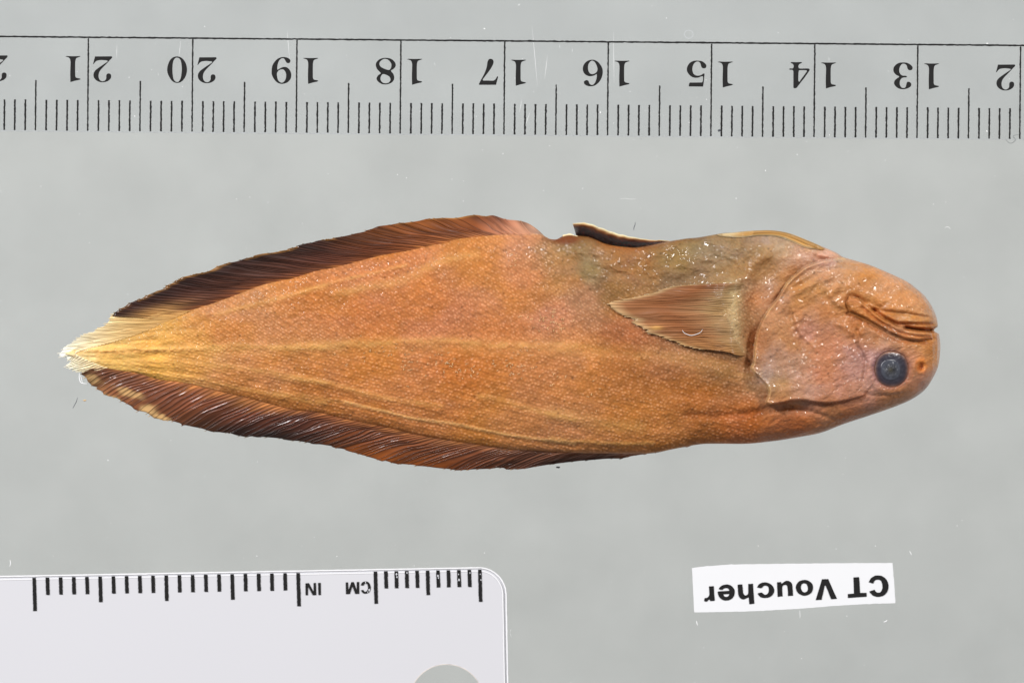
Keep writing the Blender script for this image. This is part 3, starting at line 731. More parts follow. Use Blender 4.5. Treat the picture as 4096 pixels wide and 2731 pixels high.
def skin_colour(X, Y):
    C = np.zeros(X.shape + (3,)); W = np.zeros(X.shape)
    wx = (fbm(X / 70, Y / 50, 3, 21) - 0.5) * 70; wyy = (fbm(X / 70, Y / 50, 3, 22) - 0.5) * 60
    for (cx, cy, *_), c in zip(CP, CPL):
        g = 1.0 / (((X + wx - cx)**2 + ((Y + wyy - cy) * 1.25)**2) + 42.0**2)**1.9
        C += g[..., None] * c; W += g
    C /= W[..., None]
    head = smooth01((X - 3010) / 60)
    belly = smooth01((X - 2190) / 120) * smooth01((1190 - Y) / 110) * (1 - head)
    tail = smooth01((900 - X) / 350)
    n1 = fbm(X / 55, Y / 32, 4, 1) - 0.5; n2 = fbm(X / 14, Y / 11, 3, 2) - 0.5; n3 = fbm(X / 190, Y / 120, 3, 6) - 0.5
    C *= (1 + 0.42 * n1 + 0.34 * n2)[..., None]
    pk = smooth01(n3 * 3.2 + 0.42)[..., None] * (1 - tail)[..., None]
    C *= 1 + pk * np.array((0.0, 0.04, 0.30)) - 0.5 * np.array((0.02, 0.05, 0.3)) * (1 - pk)
    hk = (head * smooth01((fbm(X / 60, Y / 60, 3, 61) - 0.45) * 5))[..., None]
    C *= 1 + hk * np.array((0.02, 0.10, 0.28))
    b1, v1 = scale_bumps(X, Y, 3, 15.0, 13.0)
    sc_ = 0.68 * smooth01((b1 - 0.38) * 2.0) * (1 - 0.75 * head - 0.9 * belly) * (1 - 0.7 * tail)
    C += sc_[..., None] * (0.16 * np.array((0.62, 0.47, 0.36)) + 0.12 * C) * (0.35 + v1)[..., None]
    mid_ = 1398 + 0.00002 * (X - 1500)**2 * (X > 1500)
    rw = np.cos(2 * math.pi * (Y - mid_ - np.where(Y < mid_, 0.62, 0.24) * X + (vnoise(X / 160, Y / 110, 5, 9) - 0.5) * 7.7) / 26.0)
    C *= (1 + 0.085 * rw * smooth01(fbm(X / 90, Y / 60, 2, 91) * 2 - 0.4) * (1 - head) * (1 - belly) * (1 - tail))[..., None]
    C *= (1 - 0.13 * (1 - smooth01(b1 * 3)) * (1 - 0.5 * head) * (1 - tail))[..., None]
    # pale lines along the flank: spine, fin-base muscles, the fan of the tail
    for pts, wd, k in PALE:
        P = np.array(pts); m = 3 * wd
        sel = (X > P[:, 0].min() - m) & (X < P[:, 0].max() + m) & (Y > P[:, 1].min() - m) & (Y < P[:, 1].max() + m)
        d = polydist(X[sel], Y[sel], catmull(pts, 3)); nn = 0.55 + 0.9 * vnoise(X[sel] / 38, Y[sel] / 14, 3, 3)
        g = np.clip(k * np.exp(-(d / wd)**2) * nn, 0, 0.8)[:, None]
        C[sel] = C[sel] * (1 - g) + g * lin((226, 172, 100)) * 0.86
    st = tail * (vnoise(X / 70, (Y - 1412) / (2.4 + 0.012 * X), 19, 4) - 0.45)
    C *= (1 + 0.5 * st)[..., None]
    # brown reticulation on the belly wall
    rd = np.abs(fbm(X / 48, Y / 30, 3, 12) - 0.5)
    vein = np.exp(-(rd / 0.018)**2) * belly * smooth01((fbm(X / 130, Y / 90, 2, 14) - 0.42) * 6)
    C *= 1 - 0.5 * vein[..., None] * np.array((0.45, 0.7, 0.9))
    br = np.exp(-((Y - y_top(X)) / 16.0)**2) * smooth01((X - 2180) / 40) * smooth01((2900 - X) / 120)
    C *= 1 - br[..., None] * np.array((0.25, 0.42, 0.6))
    # cut notch where the belly was opened
    nt_ = np.clip(1.5 * np.exp(-(np.hypot((X - 2262) / 58, (Y - 958) / 20))**2), 0, 1)
    C = C * (1 - 0.9 * nt_[..., None]) + lin((104, 52, 22)) * 0.9 * nt_[..., None]
    # pale seams along raised folds, amber in the creases of lips
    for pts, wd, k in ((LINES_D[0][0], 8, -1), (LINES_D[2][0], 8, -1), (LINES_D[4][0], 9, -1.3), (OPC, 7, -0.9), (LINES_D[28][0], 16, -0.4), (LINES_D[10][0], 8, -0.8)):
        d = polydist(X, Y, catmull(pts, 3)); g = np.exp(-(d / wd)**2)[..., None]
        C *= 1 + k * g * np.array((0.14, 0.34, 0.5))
    d = polydist(X, Y, [(2926,1148),(2934,1250),(2944,1340),(2958,1402)]); g = (0.6 * np.exp(-(d / 30)**2))[..., None]
    C = C * (1 - g) + g * lin((208, 182, 134)) * 0.75
    d = polydist(X, Y, OPE); ins = inpoly(X, Y, OPOLY)
    g = (np.exp(-(d / 9)**2) * ins)[..., None]
    g = g * (0.15 + 0.75 * smooth01((fbm(X / 40, Y / 40, 2, 44) - 0.3) * 2.2))[..., None]
    C = C * (1 - 0.5 * g) + 0.5 * g * lin((222, 182, 124))
    d = polydist(X, Y, LINES_D[36][0]); g = np.exp(-(d / 6)**2)[..., None]
    C = C * (1 - 0.35 * g) + 0.35 * g * lin((226, 178, 120))
    # dark halo of the orbit and the nostril pits
    de = np.hypot(X - EYE[0], Y - EYE[1])
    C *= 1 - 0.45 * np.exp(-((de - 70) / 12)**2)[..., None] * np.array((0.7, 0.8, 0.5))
    no_ = np.exp(-(np.hypot((X - 3683) / 9, (Y - 1468) / 12))**2)[..., None]
    nr_ = np.exp(-((np.hypot(X - 3686, (Y - 1462) / 1.3) - 14) / 12)**2)[..., None]
    C = C * (1 - 0.6 * nr_) + 0.6 * nr_ * lin((206, 118, 38))
    C *= 1 - 0.7 * no_ * np.array((0.5, 0.85, 1.0))
    for sx, sy, sr in SPK:
        m = (np.abs(X - sx) < 12) & (np.abs(Y - sy) < 12)
        if m.any():
            C[m] *= 1 - 0.55 * np.exp(-(((X[m] - sx)**2 + (Y[m] - sy)**2) / sr**2))[:, None]
    return np.clip(C, 0.004, 0.95)

fo = plan(2000, 1400)
fish = empty('fish', (float(fo[0]), float(fo[1]), 0.0))
tag(fish, 'orange-brown preserved fish lying on its side with dark fins and slit belly', 'fish')

# body: rings along the length, dense above, sparse below
NU, NV, NB = 1180, 264, 22
u = np.linspace(0, 1, NU)
xs = 263 + (3761.5 - 263) * u
k = xs > 3600
xs[k] = 3600 + 161.5 * np.sin((xs[k] - 3600) / 161.5 * math.pi / 2) ** 1.0
xs = np.sort(xs)
tv = np.linspace(-1, 1, NV)
tv = np.sign(tv) * (1 - (1 - np.abs(tv)) ** 1.18)
yt, yb = y_top(xs), y_bot(xs)
Xg = np.repeat(xs[:, None], NV, 1)
Yg = (yt + yb)[:, None] / 2 + (yb - yt)[:, None] / 2 * tv[None]
Zs = body_z(Xg, Yg, False); Zg = body_z(Xg, Yg, True)
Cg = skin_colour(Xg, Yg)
# underside
tb = np.linspace(1, -1, NB + 2)[1:-1]
Xb = np.repeat(xs[:, None], NB, 1)
Yb = (yt + yb)[:, None] / 2 + (yb - yt)[:, None] / 2 * tb[None]
Zb = rim_z(Xb) * (1 - np.maximum(1 - np.abs(tb[None])**2.6, 0)**0.6) + 0.6
Cg = np.concatenate([Cg, wetness(Xg, Yg)[..., None]], -1)
Cb = np.broadcast_to(np.append(lin((200, 136, 80)), 0.3), Xb.shape + (4,))
XX = np.concatenate([Xg, Xb], 1); YY = np.concatenate([Yg, Yb], 1)
ZZ = np.concatenate([Zg, Zb], 1); ZS = np.concatenate([np.clip(Zs, 0, 400), Zb], 1)
# mouth notch at the snout
nx = 24 * np.exp(-((YY - 1321) / 9.5)**2) * smooth01((XX - 3690) / 60)
XX = XX - nx
# free edge of the gill cover leans back over the flank
px_, py_, _ = plan(XX, YY, ZS)
V = np.stack([px_, py_, ZZ / S], -1).reshape(-1, 3)
NR = NV + NB
i = np.arange(NU - 1)[:, None]; j = np.arange(NR)[None]
a = i * NR + j; b = i * NR + (j + 1) % NR; c = (i + 1) * NR + (j + 1) % NR; d = (i + 1) * NR + j
Fq = np.stack([a, d, c, b], -1).reshape(-1, 4)[:, ::-1]
CC = np.concatenate([Cg, Cb], 1).reshape(-1, 4)
body = mesh_obj('body', V, Fq, M['skin'], fish, CC)

def tosurf(P, dz):
    z = body_z(P[:, 0], P[:, 1], False)
    x, y, _ = plan(P[:, 0], P[:, 1], z)
    return np.stack([x, y, (z + dz) / S], 1)

def sheet(name, Xs, Ys, Zs_, colr, mat, parent, th=4.0):
    """a curved sheet with real thickness from grids (rows, cols)"""
    n, m = Xs.shape
    x, y, _ = plan(Xs, Ys, Zs_)
    V1 = np.stack([x, y, Zs_ / S], -1).reshape(-1, 3)
    V2 = np.stack([x, y, np.maximum(Zs_ - th, 0.5) / S], -1).reshape(-1, 3)
    i = np.arange(n - 1)[:, None]; j = np.arange(m - 1)[None]
    a = (i * m + j); q = np.stack([a, a + 1, a + m + 1, a + m], -1).reshape(-1, 4)
    o = n * m
    q2 = q[:, ::-1] + o
    bd_ = np.concatenate([np.arange(m), np.arange(1, n) * m + m - 1, (n - 1) * m + np.arange(m - 2, -1, -1), np.arange(n - 2, 0, -1) * m])
    nb = np.roll(bd_, -1)
    q3 = np.stack([bd_, bd_ + o, nb + o, nb], -1)
    C_ = colr.reshape(-1, 3)
    return mesh_obj(name, np.concatenate([V1, V2]), np.concatenate([q, q2, q3]), mat, parent, np.concatenate([C_, C_]))

def ribbon(name, P, z, wd, ht, colr, mat, parent):
    """one slender fin ray: rounded bar along points P (plan), heights z, widths wd"""
    n = len(P)
    t = np.gradient(P, axis=0); t /= np.maximum(np.linalg.norm(t, axis=1, keepdims=True), 1e-6)
    nr = np.stack([-t[:, 1], t[:, 0]], 1)
    prof = ((-1, -0.6), (-0.55, 0.7), (0, 1.0), (0.55, 0.7), (1, -0.6))
    Vs = []
    for o, h in prof:
        q = P + nr * (o * wd / 2)[:, None]
        x, y, _ = plan(q[:, 0], q[:, 1], z)
        Vs.append(np.stack([x, y, np.maximum(z + h * ht, 0.4) / S], 1))
    V = np.stack(Vs, 1).reshape(-1, 3); k = len(prof)
    i = np.arange(n - 1)[:, None]; j = np.arange(k)[None]
    a = i * k + j; b = i * k + (j + 1) % k
    Fq = np.stack([a, a + k, b + k, b], -1).reshape(-1, 4)
    return mesh_obj(name, V, Fq, mat, parent, np.repeat(colr, k, 0))

def build_fin(name, base, edge, nray, zfun, cfun, emap=1.0, nseg=22, sub=7, corr=2.2, jag=7.0, ray_w=6.0, ray_h=2.2, seed=0, bow=0.0, over=0.0, th=4.0, label=None, rayvar=0.32, tone_k=1.0, dark=1.0):
    B = resample(catmull(base, 8), 400); E = resample(catmull(edge, 8), 600)
    nc = (nray - 1) * sub + 1
    f = np.linspace(0, 1, nc)
    at = lambda Pp, f: np.stack([np.interp(f, np.linspace(0, 1, len(Pp)), Pp[:, k]) for k in (0, 1)], -1)
    r = np.random.default_rng(seed + 100)
    fj = np.clip(f + (vnoise(f * nray * 0.6, f * 0 + seed, 3, 5) - 0.5) * 2.2 / nray * np.minimum(1, 12 * np.minimum(f, 1 - f)), 0, 1)
    b = at(B, f); e = at(E, np.clip(fj, 0, 1) ** emap)
    dirn = (e - b); L = np.linalg.norm(dirn, axis=1, keepdims=True); un = dirn / np.maximum(L, 1e-6)
    jit = (vnoise(f * nray * 1.0, f * 0 + 3 + seed, 8, 1) - 0.5) * 2 * jag + (vnoise(f * nray * 0.28, f * 0 + 9 + seed, 1, 7) - 0.5) * 1.3 * jag
    e = e + un * np.minimum(jit, L[:, 0] * 0.4)[:, None]
    t = np.linspace(0, 1, nseg)[:, None]
    nrm = np.stack([-un[:, 1], un[:, 0]], 1)
    G = b[None] * (1 - t[..., None]) + e[None] * t[..., None]
    wav = (fbm(t * 3.0 + 0 * f[None], f[None] * nray * 0.22 + 0 * t, 2, seed + 30) - 0.5) * 16 * np.sin(math.pi * t)
    G = G + nrm[None] * (wav + bow * np.sin(math.pi * t))[..., None] * np.minimum(L[None] / 120, 1)
    Xs, Ys = G[..., 0], G[..., 1]
    Z0 = zfun(Xs, Ys, t + 0 * Xs, f[None] + 0 * Xs)
    ph = f[None] * (nray - 1)
    Zc = Z0 + corr * np.cos(2 * math.pi * ph) * np.sin(math.pi * np.clip(t, 0, 1) * 0.9 + 0.15) + (fbm(ph * 0.35 + 0 * t, t * 3 + 0 * ph, 3, seed + 3) - 0.5) * 9 * np.sin(math.pi * t)**0.7
    Zc = np.maximum(Zc, th + 1.0)
    tone = (vnoise(ph * 2.1 + 0 * t, t * 2.2 + 0 * ph, seed, 5) - 0.5) * 0.85 + (vnoise(ph * 0.45 + 0 * t, t * 1.6 + 0 * ph, seed + 9, 7) - 0.5) * 0.5 + (vnoise(ph * 1.0 + 0 * t, t * 1.2 + 0 * ph, seed + 15, 9) - 0.5) * 0.6
    tw = np.clip(t + (vnoise(ph * 1.3 + 0 * t, 0 * ph + 0 * t + 3, seed + 2, 8) - 0.6) * 0.34 * (1 - t) * tone_k, 0, 1)
    Cm = cfun(Xs, Ys, tw, f[None] + 0 * Xs)
    Cm = Cm * dark
    Cmm = np.clip(Cm * (1 + tone * tone_k * (0.85 + 0.3 * t))[..., None], 0.003, 0.95)
    fin = sheet(name, Xs, Ys, Zc, Cmm, M['fin'], fish, th)
    if label: fin['label'] = label
    for i in range(nray):
        kx = min(i * sub, nc - 1)
        if L[kx, 0] < 25: continue
        P = G[:, kx].copy(); z = Zc[:, kx] + 0.8
        if over:
            ext = over * r.random() ** 1.6
            P = np.concatenate([P, P[-1:] + un[kx] * ext]); z = np.append(z, max(z[-1], 3))
            cc = np.concatenate([Cm[:, kx], Cm[-1:, kx] * 0.4 + 0.6 * lin((236, 222, 190))])
        else:
            cc = Cm[:, kx]
        n = len(P)
        wd = ray_w * (1 - 0.4 * np.linspace(0, 1, n)) * (0.8 + 0.5 * r.random())
        vr = 1 + rayvar * (r.random() * 2 - 1.4)
        ray = ribbon('fin_ray', P, z, wd, ray_h, np.clip(cc * vr, 0.003, 0.95), M['fin'], None)
        ray.parent = fin
        ray.matrix_parent_inverse = Matrix.Identity(4)
    return fin

def ramp(x, xs_, cs):
    cs = np.array([lin(c) for c in cs])
    return np.stack([np.interp(x, xs_, cs[:, k]) for k in range(3)], -1)

# anal fin (upper edge in the picture)
AB = [(2160,948),(2089,950),(1995,948),(1901,960),(1831,964),(1785,979),(1714,993),(1621,1014),(1527,1030),(1434,1054),(1340,1078),(1261,1093),(1169,1122),(1057,1146),(965,1180),(909,1200),(787,1242),(720,1264)]
AE = [(2186,950),(2168,931),(2117,898),(2056,882),(2018,875),(1967,863),(1878,861),(1813,870),(1757,872),(1630,887),(1546,901),(1499,912),(1424,936),(1326,954),(1271,962),(1200,982),(1134,1002),(1037,1020),(955,1043),(879,1061),(828,1086),(741,1107),(669,1143),(639,1160),(557,1196),(478,1237),(446,1262)]
def fin_z(X, Y, t, f):
    return (rim_z(X) + 4) * (1 - 0.45 * smooth01(t)) + 6 * np.sin(math.pi * t)
def anal_c(X, Y, t, f):
    base = ramp(X, [450,700,1000,1300,1600,1850,2000,2170], [(150,100,62),(150,92,60),(150,90,58),(150,92,60),(158,96,58),(160,100,60),(190,136,104),(208,150,112)])
    mid = ramp(X, [450,700,1000,1300,1500,1700,1900,2020,2170], [(92,52,38),(96,58,46),(92,58,46),(92,54,42),(112,62,36),(128,74,40),(124,70,38),(178,122,94),(222,172,142)])
    edg = ramp(X, [450,700,1000,1300,1450,1700,1900,2020,2170], [(62,32,24),(54,30,24),(50,28,22),(58,32,22),(104,58,24),(132,76,30),(116,64,28),(160,104,78),(226,180,152)])
    m0 = smooth01(1 - t / 0.10)[..., None]; base = base * (1 - m0) + m0 * lin((198, 130, 74))
    m1 = smooth01(t / 0.42)[..., None]; m2 = smooth01((t - 0.42) / 0.5)[..., None]
    C = base * (1 - m1) + mid * m1
    C = C * (1 - m2) + edg * m2
    # pale window near the rear end and an amber line at the very margin
    wv = (np.exp(-(((X - 600) / 120)**2 + ((Y - 1262 + (X - 600) * 0.28) / 26)**2)))[..., None]
    C = C * (1 - wv) + wv * lin((212, 166, 104))
    am = (smooth01((t - 0.93) / 0.06) * smooth01((fbm(X / 60, Y * 0, 2, 4) - 0.42) * 8))[..., None]
    C = C * (1 - 0.6 * am) + 0.6 * am * lin((176, 128, 62))
    return C
build_fin('anal_fin', AB, AE, 72, fin_z, anal_c, dark=np.array((0.82, 0.74, 0.68)), emap=0.64, nseg=30, corr=1.1, ray_w=4.4, ray_h=1.3, over=9.0, seed=1, label='dark brown fin on the slit belly side', bow=-10)

# dorsal fin (lower edge in the picture)
DB = [(2720,1782),(2634,1798),(2557,1804),(2455,1802),(2353,1802),(2222,1796),(2120,1791),(2034,1785),(1891,1765),(1779,1747),(1671,1729),(1620,1717),(1549,1699),(1467,1683),(1355,1660),(1289,1642),(1169,1628),(1067,1602),(965,1576),(863,1553),(736,1523),(634,1510),(557,1487),(480,1478),(440,1474)]
DE = [(2760,1782),(2710,1793),(2634,1808),(2527,1823),(2486,1833),(2419,1834),(2312,1844),(2200,1857),(2171,1862),(2100,1873),(2059,1877),(1993,1872),(1916,1874),(1814,1880),(1677,1862),(1574,1851),(1508,1834),(1447,1818),(1381,1798),(1284,1780),(1207,1767),(1100,1752),(987,1744),(923,1732),(863,1725),(804,1712),(731,1700),(680,1683),(625,1674),(583,1649),(540,1636),(510,1617),(481,1598),(413,1574),(383,1551),(345,1520),(326,1494)]
def dors_c(X, Y, t, f):
    base = ramp(X, [330,500,700,1000,1300,1600,1900,2150,2400,2700], [(170,120,76),(160,104,70),(160,104,66),(176,118,66),(170,108,66),(176,116,72),(180,124,84),(182,128,96),(176,124,92),(190,120,66)])
    mid = ramp(X, [330,450,600,800,1000,1200,1450,1700,1900,2150,2400,2700], [(112,72,52),(132,84,60),(124,76,54),(126,74,48),(116,66,46),(100,58,44),(128,74,44),(142,84,50),(136,82,54),(142,94,72),(140,92,68),(180,110,60)])
    edg = ramp(X, [330,450,600,800,950,1100,1280,1420,1700,1850,2050,2200,2400,2700], [(150,112,72),(140,92,62),(110,66,42),(84,50,28),(52,30,22),(40,25,20),(66,38,26),(126,70,28),(128,70,26),(110,58,24),(92,54,34),(96,64,54),(88,58,48),(176,106,58)])
    m0 = smooth01(1 - t / 0.10)[..., None]; base = base * (1 - m0) + m0 * lin((200, 134, 78))
    m1 = smooth01(t / 0.42)[..., None]; m2 = smooth01((t - 0.45) / 0.5)[..., None]
    C = base * (1 - m1) + mid * m1
    C = C * (1 - m2) + edg * m2
    cream = np.zeros(X.shape)
    for cx, cy, rx, ry in ((520,1572,52,20),(590,1640,48,22),(640,1668,50,13),(375,1516,34,18),(450,1590,30,8)):
        n_ = (fbm(X / 26, Y / 20, 2, 8) - 0.5) * 0.9
        cream = np.maximum(cream, smooth01((1.35 - np.hypot((X - cx) / rx, (Y - cy - 0.35 * (X - cx)) / ry) + 1.6 * n_) * 1.1))
    C = C * (1 - 0.62 * cream[..., None]) + 0.62 * cream[..., None] * lin((222, 190, 132))
    dk = np.exp(-(((X - 345) / 34)**2 + ((Y - 1493) / 8)**2))[..., None]
    C = C * (1 - 0.8 * dk) + 0.8 * dk * lin((70, 42, 30))
    return C
build_fin('dorsal_fin', DB, DE, 100, fin_z, dors_c, dark=np.array((0.88, 0.80, 0.74)), emap=0.76, nseg=30, corr=1.1, ray_w=4.4, ray_h=1.3, over=13.0, seed=2, label='dark brown fin along the back, pale and frayed near the tail', bow=10, jag=6.0)

# tail fin
CB = [(760,1244),(730,1258),(660,1290),(598,1318),(527,1344),(450,1368),(380,1386),(320,1402),(300,1412),(320,1426),(394,1458),(430,1470)]
CE = [(462,1252),(440,1268),(428,1292),(395,1312),(360,1332),(322,1346),(296,1370),(262,1382),(246,1400),(243,1422),(262,1436),(280,1450),(268,1462),(300,1480),(326,1490)]
def caud_c(X, Y, t, f):
    C = ramp(X + 40 * (1 - t), [240,300,380,480,600,740], [(252,249,238),(250,240,212),(246,226,182),(238,206,146),(226,184,116),(214,162,94)])
    return C
build_fin('tail_fin', CB, CE, 46, lambda X, Y, t, f: (rim_z(X) + 4) * (1 - t) + 8, caud_c, nseg=14, over=16.0, seed=3, corr=1.2, jag=7, ray_w=4.5, ray_h=1.4, label='cream-yellow pointed tail fin', rayvar=0.06, tone_k=0.5)

# pectoral fin, laid back over the flank
PB = [(3004,1134),(2984,1152),(2968,1200),(2964,1260),(2968,1320),(2978,1375),(2994,1424)]
PE = [(2760,1139),(2680,1149),(2609,1172),(2529,1190),(2470,1203),(2448,1218),(2454,1238),(2490,1262),(2550,1280),(2529,1291),(2569,1309),(2606,1320),(2588,1327),(2645,1349),(2725,1376),(2796,1394),(2880,1402)]
def pec_z(X, Y, t, f):
    return body_z(X, Y, False) - 7 + 13 * smooth01((t - 0.16 * (fbm(X / 40, Y / 34, 2, 81) - 0.3)) / 0.24) + 16 * t * smooth01((f - 0.45) / 0.5) * (1 - 0.35 * t) + 6 * np.sin(math.pi * t)
def pec_c(X, Y, t, f):
    C = ramp(t, [0, 0.10, 0.18, 0.34, 0.58, 0.88, 1.0], [(172,128,84),(176,140,94),(170,136,92),(158,112,74),(148,92,54),(154,102,64),(196,160,114)])
    lo = smooth01((f - 0.62) / 0.3)[..., None]
    C = C * (1 - 0.4 * lo) + 0.4 * lo * lin((186, 140, 82))
    sk = smooth01(1 - t / 0.30)[..., None]
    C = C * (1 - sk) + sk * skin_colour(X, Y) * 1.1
    cr_ = np.exp(-(((X - 2625) / 22)**2 + ((Y - 1312) / 9)**2))[..., None]
    return C * (1 - 0.8 * cr_) + 0.8 * cr_ * lin((214, 166, 92))
build_fin('pectoral_fin', PB, PE, 46, pec_z, pec_c, nseg=34, seed=4, corr=0.7, jag=11, ray_w=4.0, ray_h=0.9, tone_k=0.5, over=12.0, label='translucent brown side fin with ragged tips', rayvar=0.14, th=3.0)

# pelvic fin: a folded golden strap along the belly
VB = R1([(690,168),(655,150),(640,165)])
VB = [(3296,990),(3280,992),(3262,996)]
VE = [(2872,934),(2890,938),(2915,944)]
B = catmull(R1([(700,170),(640,134),(540,92),(440,56),(330,38),(200,40),(60,52),(-60,66)]), 8)
E = catmull(R1([(650,172),(560,158),(470,118),(370,82),(250,74),(130,84),(20,84),(-50,74)]), 8)
B = resample(B, 90); E = resample(E, 90)
tt = np.linspace(0, 1, 13)[:, None]
G = B[None] * (1 - tt[..., None]) + E[None] * tt[..., None]
s_ = np.linspace(0, 1, 90)[None]
Zp = np.maximum(rim_z(G[..., 0]), body_z(G[..., 0], G[..., 1], False)) + 1 + 7 * np.sin(math.pi * tt)**0.8 * np.sin(math.pi * np.clip(s_ * 1.05, 0, 1))**0.5 + 3.0 * np.cos(tt * 4 * 2 * math.pi)
gold = ramp(tt + 0 * s_, [0, 0.2, 0.55, 0.8, 1.0], [(214,176,116),(198,150,86),(204,150,78),(216,170,100),(240,222,176)])
pale = (smooth01((s_ - 0.72) / 0.2) + 0 * tt)[..., None]
gold = gold * (1 - 0.7 * pale) + 0.7 * pale * lin((238, 218, 172))
lowr = (smooth01((tt - 0.62) / 0.38) + 0 * s_)[..., None]
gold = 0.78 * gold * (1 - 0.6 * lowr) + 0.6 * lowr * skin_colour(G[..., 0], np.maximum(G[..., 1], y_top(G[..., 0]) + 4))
gold = np.clip(gold * (1 + 0.5 * (vnoise(s_ * 5 + 0 * tt, tt * 14 + 0 * s_, 4, 4) - 0.5))[..., None], 0, 0.95)
pv = sheet('pelvic_fin', G[..., 0], G[..., 1], Zp, gold, M['fin'], fish, 5.0)
pv['label'] = 'narrow golden fin folded along the belly'
for kk in (2, 4, 6, 8, 10):
    n = 60
    ry_ = ribbon('fin_ray', G[kk, :n], Zp[kk, :n] + 1.5, np.linspace(8, 4, n), 2.2, np.clip(gold[kk, :n] * (0.75 if kk % 4 else 1.1), 0, .95), M['fin'], None)
    ry_.parent = pv; ry_.matrix_parent_inverse = Matrix.Identity(4)

# far body wall showing through the slit belly
FR = resample(catmull(R2([(428,210),(490,204),(560,208),(640,235),(760,280),(880,315),(1030,345),(1190,360),(1330,368),(1450,362)]), 8), 140)
FI = resample(catmull(R2([(455,300),(475,345),(560,380),(640,410),(720,440),(860,480),(1030,480),(1190,450),(1330,420),(1450,390)]), 8), 140)
tt = np.linspace(0, 1, 26)[:, None]; s_ = np.linspace(0, 1, 140)[None]
G = FR[None] * (1 - tt[..., None]) + FI[None] * tt[..., None]
G[..., 1] += (vnoise(s_ * 22 + 0 * tt, tt * 0 + s_ * 0 + 3, 2, 2) - 0.5) * 3 * (1 - tt)
Zf = 112 - 86 * smooth01(tt * 1.15) + 6 * (fbm(s_ * 14 + 0 * tt, tt * 5 + 0 * s_, 3, 8) - 0.5)
cf = ramp(tt + 0.04 * (fbm(s_ * 12 + 0 * tt, tt * 6 + 0 * s_, 2, 3) - 0.5) * 4 - 0.05 * (1 - s_) , [0, 0.04, 0.11, 0.2, 0.3, 1.0], [(226,208,170),(222,190,142),(176,124,78),(92,58,38),(40,28,24),(26,19,18)])
sheet('belly_flap', G[..., 0], G[..., 1], Zf, cf, M['skin'], fish, 12.0)['label'] = 'far belly wall, cream rim and black lining'
# ragged skin scrap by the cut
SP = np.array(R2([(335,318),(360,306),(400,303),(430,312),(470,322)])); SP = resample(catmull(SP, 6), 24)
SQ = resample(catmull(R2([(345,345),(370,352),(410,350),(440,345),(480,340)]), 6), 24)
tt = np.linspace(0, 1, 5)[:, None]
G = SP[None] * (1 - tt[..., None]) + SQ[None] * tt[..., None]
G[..., 1] += (rng.random(G.shape[:2]) - 0.5) * 4 * (1 - tt)
sheet('skin_scrap', G[..., 0], G[..., 1], rim_z(G[..., 0]) + 12 + 0 * tt, ramp(tt + 0 * G[..., 0], [0, .5, 1], [(234,212,172),(200,160,110),(120,70,36)]), M['skin'], fish, 4.0)

# eye: dark rim with a wrinkled, clouded centre
def dome(name, cx, cy, r, z0, hgt, colf, mat, parent, wr=0.0, sq=2.4):
    nr, na = 26, 72
    rr = np.linspace(0, 1, nr)[:, None]; aa = np.linspace(0, 2 * math.pi, na, endpoint=False)[None]
    q = (np.abs(np.cos(aa))**sq + np.abs(np.sin(aa))**sq) ** (-1 / sq)
    X = cx + r * rr * np.cos(aa) * q; Y = cy + r * 1.03 * rr * np.sin(aa) * q
    Z = z0 + EPL[0] * (X - EYE[0]) + EPL[1] * (Y - EYE[1]) + EPL[2] + hgt * np.sqrt(np.maximum(1 - rr**2, 0)) + wr * (fbm(X / 9, Y / 16, 3, 4) - 0.5) * (1 - rr**4) + 0 * aa
    x, y, _ = plan(X, Y, Z)
    V = np.stack([x, y, Z / S], -1).reshape(-1, 3)
    i = np.arange(nr - 1)[:, None]; j = np.arange(na)[None]
    a = i * na + j; b = i * na + (j + 1) % na
    Fq = np.stack([a, a + na, b + na, b], -1).reshape(-1, 4)
    return mesh_obj(name, V, Fq, mat, parent, colf(X, Y, rr + 0 * aa).reshape(-1, 3))
ea = np.linspace(0, 2 * math.pi, 48, endpoint=False)
ex_, ey_ = 92 * np.cos(ea), 92 * np.sin(ea)
EPL = np.linalg.lstsq(np.stack([ex_, ey_, np.ones(48)], 1), body_z(EYE[0] + ex_, EYE[1] + ey_, False), rcond=None)[0]
ez = 0.0 * float(np.mean(body_z(EYE[0] + 74 * np.cos(np.linspace(0, 6.28, 24)), EYE[1] + 74 * np.sin(np.linspace(0, 6.28, 24)), False)))
def eye_c(X, Y, r):
    C = ramp(r, [0, 0.45, 0.62, 0.78, 0.9, 1.0], [(70,70,78),(66,67,77),(58,55,66),(60,52,62),(104,78,74),(190,138,108)])
    return 0.75 * C * (1 + 0.5 * (fbm(X / 16, Y / 16, 3, 2) - 0.5))[..., None]
eye = dome('eye', EYE[0], EYE[1], 70, ez - 13, 16, eye_c, M['eye'], fish, wr=5.0)
eye['label'] = 'dark clouded eye'
def pup_c(X, Y, r):
    C = ramp(r, [0, 0.3, 0.8, 1.0], [(88,84,70),(72,72,76),(80,83,94),(60,57,68)])
    return 0.7 * C * (1 + 0.6 * (fbm(X / 12, Y / 12, 3, 7) - 0.5))[..., None]
pu = dome('pupil', EYE[0] - 3, EYE[1] + 2, 42, ez - 0.5, 6.0, pup_c, M['eye'], None, wr=10.0, sq=2.2)
pu.parent = eye; pu.matrix_parent_inverse = Matrix.Identity(4)

